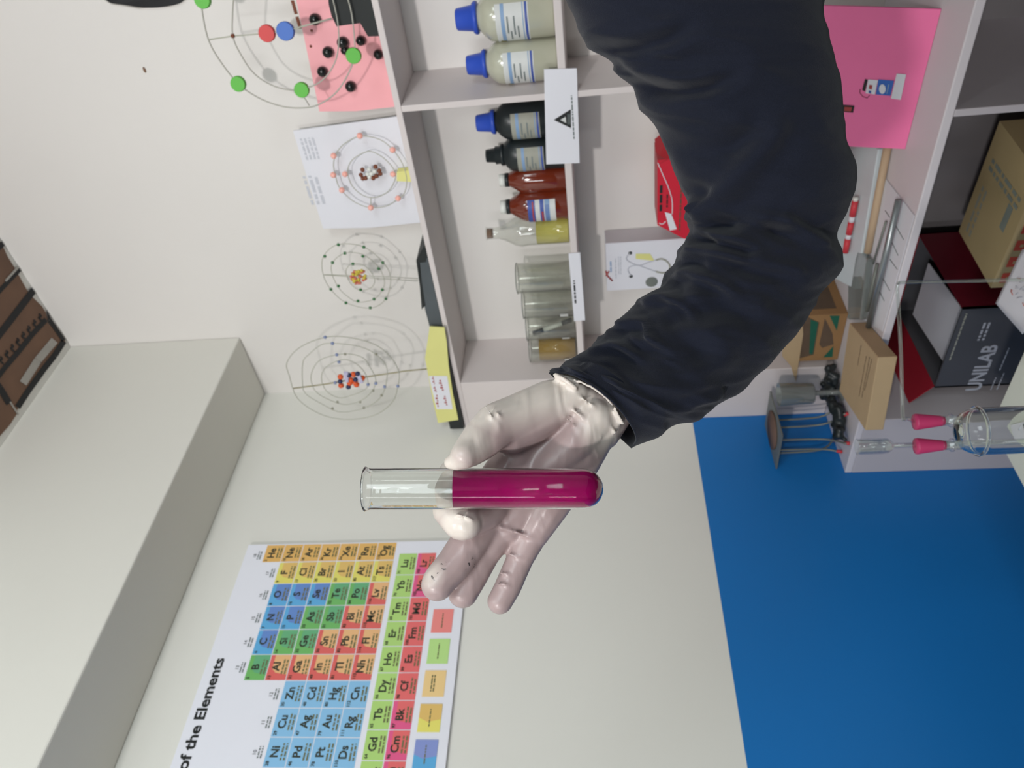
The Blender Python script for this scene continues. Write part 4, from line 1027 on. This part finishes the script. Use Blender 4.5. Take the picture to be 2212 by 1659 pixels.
# glove material: thin milky latex, pinkish where it lies tight on the skin, with creases and dark specks
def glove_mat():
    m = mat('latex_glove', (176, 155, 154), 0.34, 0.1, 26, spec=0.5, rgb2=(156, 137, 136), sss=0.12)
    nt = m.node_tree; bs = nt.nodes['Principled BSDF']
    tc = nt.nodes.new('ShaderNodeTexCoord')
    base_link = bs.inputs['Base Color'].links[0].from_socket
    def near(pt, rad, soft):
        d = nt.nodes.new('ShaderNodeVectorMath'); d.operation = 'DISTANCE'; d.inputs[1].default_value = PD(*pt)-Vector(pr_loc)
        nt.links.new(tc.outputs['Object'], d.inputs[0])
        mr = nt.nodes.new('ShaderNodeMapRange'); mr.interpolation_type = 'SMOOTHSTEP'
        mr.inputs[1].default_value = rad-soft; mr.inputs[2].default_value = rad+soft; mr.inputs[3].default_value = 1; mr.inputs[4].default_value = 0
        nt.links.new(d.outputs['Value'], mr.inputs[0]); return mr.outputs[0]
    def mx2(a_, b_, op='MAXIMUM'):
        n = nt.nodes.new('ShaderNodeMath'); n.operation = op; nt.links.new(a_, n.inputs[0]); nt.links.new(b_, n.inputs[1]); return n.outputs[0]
    # loose latex is whiter; light on the index and middle finger is painted in
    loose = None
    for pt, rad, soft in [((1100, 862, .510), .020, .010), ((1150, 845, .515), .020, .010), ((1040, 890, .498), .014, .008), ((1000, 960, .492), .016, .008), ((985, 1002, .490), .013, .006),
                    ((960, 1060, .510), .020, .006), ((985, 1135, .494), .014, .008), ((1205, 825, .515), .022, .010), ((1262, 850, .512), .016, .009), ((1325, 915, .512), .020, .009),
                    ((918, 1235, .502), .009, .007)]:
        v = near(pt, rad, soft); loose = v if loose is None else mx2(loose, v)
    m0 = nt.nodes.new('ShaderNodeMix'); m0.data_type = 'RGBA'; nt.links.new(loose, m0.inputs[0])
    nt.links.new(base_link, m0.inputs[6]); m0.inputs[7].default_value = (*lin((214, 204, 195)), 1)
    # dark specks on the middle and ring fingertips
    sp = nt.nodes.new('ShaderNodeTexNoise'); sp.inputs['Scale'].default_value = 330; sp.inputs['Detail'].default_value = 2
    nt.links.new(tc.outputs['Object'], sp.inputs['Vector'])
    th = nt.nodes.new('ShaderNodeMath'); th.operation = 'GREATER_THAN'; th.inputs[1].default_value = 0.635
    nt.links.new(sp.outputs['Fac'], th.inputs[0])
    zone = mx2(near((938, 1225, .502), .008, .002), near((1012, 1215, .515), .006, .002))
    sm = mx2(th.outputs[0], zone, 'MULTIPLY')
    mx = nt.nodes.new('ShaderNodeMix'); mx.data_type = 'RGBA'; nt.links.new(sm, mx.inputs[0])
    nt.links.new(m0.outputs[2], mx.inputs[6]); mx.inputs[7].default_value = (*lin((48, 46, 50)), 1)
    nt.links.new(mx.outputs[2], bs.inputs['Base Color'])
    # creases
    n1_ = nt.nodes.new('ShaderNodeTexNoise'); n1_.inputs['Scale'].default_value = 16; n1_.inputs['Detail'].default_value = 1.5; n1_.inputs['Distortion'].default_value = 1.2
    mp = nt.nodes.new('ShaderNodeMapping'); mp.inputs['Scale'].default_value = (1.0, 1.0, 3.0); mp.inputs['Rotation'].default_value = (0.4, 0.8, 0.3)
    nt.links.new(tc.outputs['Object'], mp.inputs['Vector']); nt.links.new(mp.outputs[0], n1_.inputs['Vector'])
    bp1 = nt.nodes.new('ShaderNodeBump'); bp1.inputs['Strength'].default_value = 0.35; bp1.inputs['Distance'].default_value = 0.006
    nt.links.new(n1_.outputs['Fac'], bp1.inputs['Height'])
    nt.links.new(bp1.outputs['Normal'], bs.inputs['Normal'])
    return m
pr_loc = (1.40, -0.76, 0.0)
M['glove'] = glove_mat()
px2m = 1/F

pr = empty('person', (1.40, -0.76, 0.0), 'person in a navy jacket and milky latex glove holding up a test tube', 'person')

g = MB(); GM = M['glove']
# palm
cl(g, [(1300, 900, .535, .0150), (1250, 995, .531, .0140), (1190, 1085, .531, .0130), (1150, 1150, .532, .0108)], GM)
cl(g, [(1285, 885, .537, .0150), (1205, 1000, .535, .0140), (1140, 1080, .534, .0130), (1098, 1135, .533, .0118)], GM)
cl(g, [(1262, 872, .537, .0150), (1165, 985, .536, .0140), (1095, 1070, .534, .0130), (1060, 1112, .532, .0124)], GM)
cl(g, [(1240, 862, .537, .0150), (1140, 950, .535, .0140), (1075, 1040, .532, .0130), (1060, 1085, .530, .0125)], GM)
cl(g, [(1230, 858, .532, .0150), (1150, 905, .524, .0160), (1100, 930, .518, .0150)], GM)
cl(g, [(1280, 905, .528, .0140), (1240, 960, .524, .0125), (1180, 1020, .528, .0120)], GM)
# thumb
cl(g, [(1190, 872, .528, .0155), (1120, 902, .517, .0150), (1074, 918, .508, .0140), (1040, 950, .500, .0122), (1016, 972, .492, .0096), (1002, 984, .485, .0076)], GM)
cl(g, [(1002, 984, .485, .0068), (988, 996, .486, .0050), (974, 999, .488, .0036)], GM)
# index finger crosses behind the tube
cl(g, [(1075, 1075, .530, .0125), (1040, 1108, .519, .0122), (998, 1125, .506, .0119), (972, 1102, .510, .0104), (965, 1058, .5155, .0092), (975, 1020, .5145, .0074)], GM)
cl(g, [(998, 1125, .506, .0118), (1006, 1130, .504, .0100)], GM)
# middle, ring, little finger
cl(g, [(1060, 1108, .532, .0122), (1018, 1165, .524, .0118), (978, 1222, .517, .0108), (950, 1254, .513, .0102), (945, 1263, .512, .0098)], GM)
cl(g, [(1092, 1128, .534, .0114), (1046, 1194, .533, .0101), (1017, 1250, .529, .0096), (1000, 1281, .527, .0092)], GM)
cl(g, [(1152, 1148, .532, .0100), (1122, 1210, .531, .0082), (1096, 1270, .528, .0081), (1080, 1299, .526, .0077)], GM)
# wrist running into the sleeve
for k in (-1, -0.33, 0.33, 1):
    ox, oy = 0.65*48*k, 0.76*48*k
    cl(g, [(1262+ox, 890+oy, .537, .0150), (1292+ox*.9, 864+oy*.9, .5415, .0130), (1320+ox*.75, 842+oy*.75, .550, .0100)], GM)
# folds of the loose cuff
for path_, r_ in [([(1196, 832, .521), (1245, 852, .5175), (1290, 885, .5165), (1330, 935, .521)], .0012), ([(1205, 815, .523), (1262, 828, .517), (1315, 865, .516), (1345, 915, .522)], .0016),
                  ([(1200, 810, .522), (1222, 822, .516), (1242, 838, .516)], .0020), ([(1215, 868, .518), (1262, 905, .514), (1296, 945, .517)], .0016),
                  ([(1070, 905, .494), (1078, 925, .492), (1072, 945, .494)], .0010), ([(1098, 912, .500), (1110, 930, .501), (1100, 952, .505)], .0012),
                  ([(988, 1112, .4930), (1005, 1116, .4920), (1020, 1124, .494)], .0009),
                  ([(1050, 1135, .5215), (1090, 1142, .5200), (1140, 1158, .5205), (1170, 1166, .5235)], .0014), ([(1045, 1120, .5190), (1075, 1095, .5170), (1110, 1070, .5195)], .0012),
                  ([(1098, 1196, .5235), (1118, 1203, .5218), (1138, 1212, .5228)], .0009), ([(1078, 1238, .5225), (1096, 1240, .5210), (1114, 1248, .5220)], .0009), ([(1072, 1262, .5200), (1088, 1262, .5188), (1102, 1268, .5195)], .0008),
                  ([(932, 1262, .5040), (942, 1272, .5032), (958, 1280, .5042)], .0009), ([(924, 1268, .5055), (934, 1280, .5050), (948, 1288, .5062)], .0008),
                  ([(1060, 868, .4965), (1072, 886, .4935), (1082, 905, .4945)], .0009), ([(1048, 876, .4955), (1060, 895, .4925), (1068, 915, .4935)], .0008),
                  ([(1225, 905, .5135), (1270, 950, .5145), (1292, 985, .5195)], .0012), ([(1130, 1000, .5225), (1180, 1035, .5205), (1225, 1050, .5225)], .0010)]:
    Q = spline([PD(*p) for p in path_], 6, False)
    for a in Q: g.sphere(a, r_, GM, 8)
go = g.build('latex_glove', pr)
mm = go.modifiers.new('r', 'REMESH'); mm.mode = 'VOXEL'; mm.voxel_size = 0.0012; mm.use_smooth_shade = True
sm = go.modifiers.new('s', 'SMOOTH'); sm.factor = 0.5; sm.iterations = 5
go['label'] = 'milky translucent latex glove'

# ---- sleeve, lofted ring by ring
SL = [  # left edge, right edge, depth, thickness ratio
 ((1150, -330), (1900, -330), .66, .62), ((1180, -170), (1830, -170), .64, .68), ((1205, -70), (1790, -70), .62, .75),
 ((1225, 0), (1768, 8), .605, .80), ((1245, 60), (1775, 62), .605, .80), ((1276, 106), (1783, 98), .605, .80),
 ((1322, 138), (1791, 132), .605, .80), ((1338, 166), (1800, 162), .606, .80), ((1372, 190), (1808, 200), .608, .80), ((1382, 232), (1811, 250), .610, .8),
 ((1416, 270), (1820, 305), .613, .8), ((1440, 330), (1836, 350), .616, .8), ((1465, 390), (1838, 400), .620, .82), ((1490, 436), (1820, 455), .622, .84),
 ((1483, 470), (1803, 508), .622, .86), ((1492, 486), (1812, 545), .621, .86), ((1480, 520), (1802, 588), .618, .86), ((1465, 565), (1766, 628), .613, .86),
 ((1425, 610), (1742, 676), .607, .86), ((1385, 648), (1712, 718), .600, .86), ((1345, 686), (1672, 765), .590, .86), ((1310, 718), (1625, 815), .580, .86),
 ((1275, 744), (1580, 857), .570, .88), ((1243, 766), (1530, 884), .561, .9), ((1222, 782), (1500, 906), .556, .92), ((1208, 791), (1455, 918), .551, .95),
 ((1197, 797), (1420, 942), .547, .95), ((1188, 804), (1368, 968), .543, .97)]
import bisect
def cat(a0, a1, a2, a3, t_): return 0.5*((2*a1)+(a2-a0)*t_+(2*a0-5*a1+4*a2-a3)*t_*t_+(3*a1-a0-3*a2+a3)*t_**3)
rings = []
NR = 9; NSEG = 128
SLv = [(Vector((l[0], l[1])), Vector((r_[0], r_[1])), d, q_) for l, r_, d, q_ in SL]
for i in range(len(SLv)-1):
    i0, i3 = max(0, i-1), min(len(SLv)-1, i+2)
    for k in range(NR if i < len(SLv)-2 else NR+1):
        t_ = k/NR
        l = cat(SLv[i0][0], SLv[i][0], SLv[i+1][0], SLv[i3][0], t_); r_ = cat(SLv[i0][1], SLv[i][1], SLv[i+1][1], SLv[i3][1], t_)
        d = SLv[i][2]*(1-t_)+SLv[i+1][2]*t_; q_ = SLv[i][3]*(1-t_)+SLv[i+1][3]*t_
        rings.append((l, r_, d, q_, i+t_))
CF = spline
def fold(p, s_, th, cent):
    # creases: ridged noise stretched round the sleeve, strongest at the elbow and along the forearm
    axis_ = 1.0
    inner = 0.5-0.5*math.cos(th)                    # 1 on the elbow-crease side, 0 on the outer side
    inner = 0.35+0.65*inner
    amp = 0.0007 + 0.0009*inner + inner*(0.0075*math.exp(-((s_-E_)/2.2)**2) + 0.0060*math.exp(-((s_-E_-4.5)/3.2)**2)) + inner*inner*0.0042*math.exp(-((s_-E_+8)/3.5)**2) + 0.003*math.exp(-((s_-27)/2.0)**2)
    cx_, cy_ = math.cos(th), math.sin(th)
    v = noise.noise(Vector((s_*0.62+0.9*cy_, cx_*0.9+3.1, cy_*0.7)))
    v2 = noise.noise(Vector((s_*1.15-1.2*cy_, cx_*1.5, cy_*1.2+4.0)))
    v3 = noise.noise(Vector((s_*2.2+1.5*cy_, cx_*2.4, cy_*2.4+9.0)))
    rdg = 1.1*(1-abs(v)*2.6) + 0.55*(1-abs(v2)*2.4) + 0.16*v3 - 0.9
    return amp*rdg
STROKES = [  # fold lines of the cloth: polyline, width, height
 ([(1486, 496), (1530, 502), (1600, 520), (1645, 532)], 9, .0050), ([(1472, 545), (1520, 540), (1590, 556), (1618, 566)], 9, .0060),
 ([(1440, 590), (1500, 590), (1560, 615), (1598, 642)], 10, .0060), ([(1395, 648), (1440, 640), (1475, 660), (1505, 692)], 9, .0055),
 ([(1330, 700), (1388, 694), (1402, 728), (1452, 762)], 8, .0045), ([(1270, 750), (1330, 745), (1380, 772)], 8, .0040),
 ([(1290, 112), (1400, 96), (1500, 58)], 16, -.0050), ([(1332, 150), (1400, 192), (1500, 196), (1600, 160)], 15, -.0050),
 ([(1505, 470), (1560, 420), (1640, 330), (1700, 250)], 24, .0050), ([(1525, 478), (1620, 486), (1730, 512)], 13, -.0060),
 ([(1492, 440), (1510, 452)], 17, .0080), ([(1540, 640), (1640, 700)], 22, -.004), ([(1450, 700), (1540, 780)], 20, -.004),
 ([(1250, 800), (1330, 830), (1400, 900)], 14, .0030), ([(1560, 850), (1480, 880)], 9, .003), ([(1640, 560), (1740, 590)], 16, .004),
 ([(1700, 480), (1800, 530)], 14, .005), ([(1408, 760), (1478, 797)], 3.5, .0014), ([(1225, 790), (1290, 800), (1350, 840)], 8, .0025),
 ([(1400, 300), (1520, 330), (1640, 290)], 20, -.003)]
SUBS = [(spline([Vector((x, y, 0)) for x, y in pl], 5, False), w_, h_) for pl, w_, h_ in STROKES]
def pix(p):
    q = p-CAM; d_ = q.dot(FWD)
    return 1106+q.dot(DWN)/d_*F, 1659-(829.5+q.dot(RGT)/d_*F)
def stroke_h(p):
    x, y = pix(p); h = 0.0
    for pl, w_, hh in SUBS:
        if min(q.x for q in (pl[0], pl[-1]))-70 > x or max(q.x for q in (pl[0], pl[-1]))+70 < x: continue
        bd = 1e9; bi = 0
        for i in range(len(pl)-1):
            a_, c2 = pl[i], pl[i+1]; dx, dy = c2.x-a_.x, c2.y-a_.y
            t_ = max(0, min(1, ((x-a_.x)*dx+(y-a_.y)*dy)/(dx*dx+dy*dy+1e-9)))
            dd = math.hypot(x-a_.x-dx*t_, y-a_.y-dy*t_)
            if dd < bd: bd = dd; bi = i+t_
        fr = bi/(len(pl)-1); tap = min(1, 4*(1-fr)+0.15)
        h += hh*tap*(math.exp(-(bd/w_)**2)-0.35*math.exp(-((bd-2.0*w_)/w_)**2))
    return h*1.35
sarc = []; acc = 0.0; pm_ = None
for (l, r_, d, q_, s_) in rings:
    m_ = (l+r_)/2
    if pm_ is not None: acc += (m_-pm_).length
    pm_ = m_; sarc.append(acc)
sarc = [a_/acc*28.0 for a_ in sarc]
E_ = sarc[min(range(len(rings)), key=lambda i: abs(rings[i][4]-16))]
b = MB(); vs = []; fs = []
for ri, (l, r_, d, q_, s_) in enumerate(rings):
    A, B_ = PD(l.x, l.y, d), PD(r_.x, r_.y, d); c_ = (A+B_)/2; hv = (B_-A)/2; hw = hv.length
    toward = (CAM-c_).normalized(); toward = (toward - hv.normalized()*toward.dot(hv.normalized())).normalized()
    axd = hv.normalized().cross(toward)      # along the arm
    if axd.dot(PD(1270, 880, .53)-PD(1650, 520, .62)) < 0: axd = -axd
    tilt = 0.0
    if s_ > 24: tilt = -0.016*min(1, (s_-24)/3.5)
    for k in range(NSEG):
        th = 2*PI*k/NSEG
        ct, st = math.cos(th), math.sin(th)
        dirv = (hv.normalized()*ct + toward*st)
        e_ = abs(st)**0.9*(1 if st >= 0 else -1)
        p = c_ + hv*ct + toward*(hw*q_*e_) + axd*(tilt*max(0, st)-0.3*tilt*0)
        f_ = fold(p, sarc[ri], th, c_)
        f_ *= (0.35+0.65*abs(st))           # keep the outline, wrinkle the faces
        if st > 0.05: f_ += stroke_h(p)*min(1, st*2.5)
        vs.append(p+dirv*f_)
n_ = len(rings)
for i in range(n_-1):
    for k in range(NSEG):
        j = (k+1) % NSEG; fs.append((i*NSEG+k, (i+1)*NSEG+k, (i+1)*NSEG+j, i*NSEG+j))
# hem turned inwards at the cuff
l, r_, d, q_, s_ = rings[-1]
base = (n_-1)*NSEG; c_ = sum((vs[base+k] for k in range(NSEG)), Vector())/NSEG
back = (PD(1500, 700, .57)-PD(1280, 885, .54)).normalized()
for rep, (sc, mv) in enumerate([(1.0, -0.0012), (0.965, -0.0010), (0.94, 0.003), (0.90, 0.016)]):
    b0 = len(vs)
    for k in range(NSEG):
        p = vs[base+k]; vs.append(c_+(p-c_)*sc+back*mv)
    pb = b0-NSEG if rep else base
    for k in range(NSEG):
        j = (k+1) % NSEG; fs.append((pb+k, b0+k, b0+j, pb+j))
b.add(vs, fs, M['navy'], True)
b.build('jacket_sleeve', pr)

# ---- body and jacket torso beyond the frame, standing on the floor
cx, cy = 1.40, -0.755
rt2 = Vector((RGT.x, RGT.y, 0)).normalized(); fw2 = Vector((FWD.x, FWD.y, 0)).normalized()
cc = Vector((cx, cy, 0))
def bp(side, fwd, z): return cc+rt2*side+fw2*fwd+Vector((0, 0, z))
shl = PD(1500, -150, .655)
elb = PD(1650, 500, .621); wri = PD(1330, 840, .545)
b = MB()
ccl(b, [(PD(1300, 880, .545), .012), (wri, .018), (PD(1535, 695, .600), .024), (PD(1640, 515, .630), .026)], M['skin'], 12, .35)
ccl(b, [(PD(1640, 515, .630), .026), (PD(1620, 300, .640), .040), (shl, .046)], M['skin'], 12, .35)
ccl(b, [(shl, .05), (bp(0, 0, 1.40), .075), (bp(.17, 0, 1.37), .055)], M['skin'], 12, .35)
ccl(b, [(bp(-.05, 0, 1.30), .10), (bp(-.05, 0, .98), .10)], M['skin'], 12, .5); ccl(b, [(bp(.06, 0, 1.30), .10), (bp(.06, 0, .98), .10)], M['skin'], 12, .5)
ccl(b, [(bp(.0, 0, 1.38), .055), (bp(0, 0, 1.50), .052), (bp(0, -.01, 1.58), .06)], M['skin'], 12, .4)
b.sphere(bp(0, -0.01, 1.62), 0.078, M['skin'], 20, 1.1, 1.38)
b.sphere(bp(0, -0.095, 1.605), 0.014, M['skin'], 10, 1.2, 1.7)
for s_ in (-1, 1):
    b.sphere(bp(.078*s_, 0.0, 1.61), 0.018, M['skin'], 10, .6, 1.5)
    ccl(b, [(bp(.08*s_, 0, .95), .085), (bp(.09*s_, -.01, .50), .055), (bp(.09*s_, .01, .09), .042)], M['skin'], 12, .4)
    ccl(b, [(bp(.09*s_, .02, .055), .04), (bp(.10*s_, -.14, .04), .035)], M['skin'], 12, .4)
ccl(b, [(bp(.19, 0, 1.36), .05), (bp(.23, 0, 1.08), .038), (bp(.21, -.06, .84), .024), (bp(.20, -.09, .76), .026)], M['skin'], 12, .35)
for k in range(5):
    ccl(b, [(bp(.20, -.12+.018*k, .75), .010), (bp(.20, -.125+.016*k, .68+0.004*abs(k-2)), .008)], M['skin'], 8, .5)
o = b.build('body', pr)
mm = o.modifiers.new('r', 'REMESH'); mm.mode = 'VOXEL'; mm.voxel_size = 0.006; mm.use_smooth_shade = True
sm = o.modifiers.new('s', 'SMOOTH'); sm.factor = 0.5; sm.iterations = 4
b = MB()
ccl(b, [(shl, .068), (bp(-.05, 0, 1.37), .092), (bp(.12, 0, 1.36), .085), (bp(.19, 0, 1.34), .068)], M['navy'], 14, .3)
for s_ in (-.085, 0, .085):
    ccl(b, [(bp(s_+.025, 0, 1.33), .115), (bp(s_*.9+.03, 0, .92), .115)], M['navy'], 14, .4)
ccl(b, [(bp(.19, 0, 1.35), .068), (bp(.235, 0, 1.08), .055), (bp(.215, -.055, .86), .042)], M['navy'], 12, .3)
ccl(b, [(bp(0, 0, 1.44), .066), (bp(0, 0, 1.47), .064)], M['navy'], 12, .3)
o = b.build('jacket', pr)
mm = o.modifiers.new('r', 'REMESH'); mm.mode = 'VOXEL'; mm.voxel_size = 0.006; mm.use_smooth_shade = True
sm = o.modifiers.new('s', 'SMOOTH'); sm.factor = 0.5; sm.iterations = 6
b = MB()
for s_ in (-1, 1):
    ccl(b, [(bp(.075*s_+.02, 0, .93), .108), (bp(.09*s_, -.01, .50), .078), (bp(.09*s_, .01, .10), .060)], M['trousers'], 14, .35)
o = b.build('trousers', pr)
mm = o.modifiers.new('r', 'REMESH'); mm.mode = 'VOXEL'; mm.voxel_size = 0.007; mm.use_smooth_shade = True
b = MB(); b.sphere(bp(0, 0.012, 1.645), 0.088, M['hair'], 20, 1.08, 1.22)
b.build('hair', pr)
b = MB()
for s_ in (-1, 1): ccl(b, [(bp(.09*s_, .02, .05), .049), (bp(.10*s_, -.15, .042), .041)], M['hair'], 12, .3)
b.build('shoes', pr)

# ================================================================ TEST TUBE
ta, tb_ = PD(787, 1056, 0.4905), PD(1303, 1055.5, 0.4905)
axis_ = (ta-tb_).normalized(); L = (ta-tb_).length; R = 44*0.4905/F
tt = empty('test_tube', tb_, 'large glass test tube two thirds full of magenta liquid', 'test tube')
tg = mat('borosilicate_glass', (252, 254, 253), 0.0, 0.0, trans=1.0, ior=1.42)
wl = 0.0006
def bowl(r_, n=10): return [(r_*math.sin(a*PI/2/n), R-r_*math.cos(a*PI/2/n)) for a in range(n+1)]
prof = bowl(R)+[(R, L-0.004), (R+0.0006, L-0.002), (R+0.0013, L-0.0006), (R+0.0008, L), (R-wl, L-0.0004)]
innr = [(R-wl, L-0.004)]+list(reversed(bowl(R-wl)))
MB().lathe(prof+innr, tb_, tg, 72, up=axis_).build('glass_wall', tt)
zliq = (tb_-PD(980, 1056, .4905)).length
liqm = mat('magenta_liquid', (200, 6, 118), 0.08, 0.04, 12, rgb2=(180, 4, 104), trans=0.35, ior=1.33)
rl = R-wl-0.00008
prof = [(rl*math.sin(a*PI/20), R-rl*math.cos(a*PI/20)) for a in range(11)]+[(rl, zliq), (rl-0.0008, zliq-0.0008), (0, zliq-0.0012)]
MB().lathe(prof, tb_, liqm, 64, up=axis_).build('liquid', tt)
tt['label'] = 'large glass test tube two thirds full of magenta liquid'
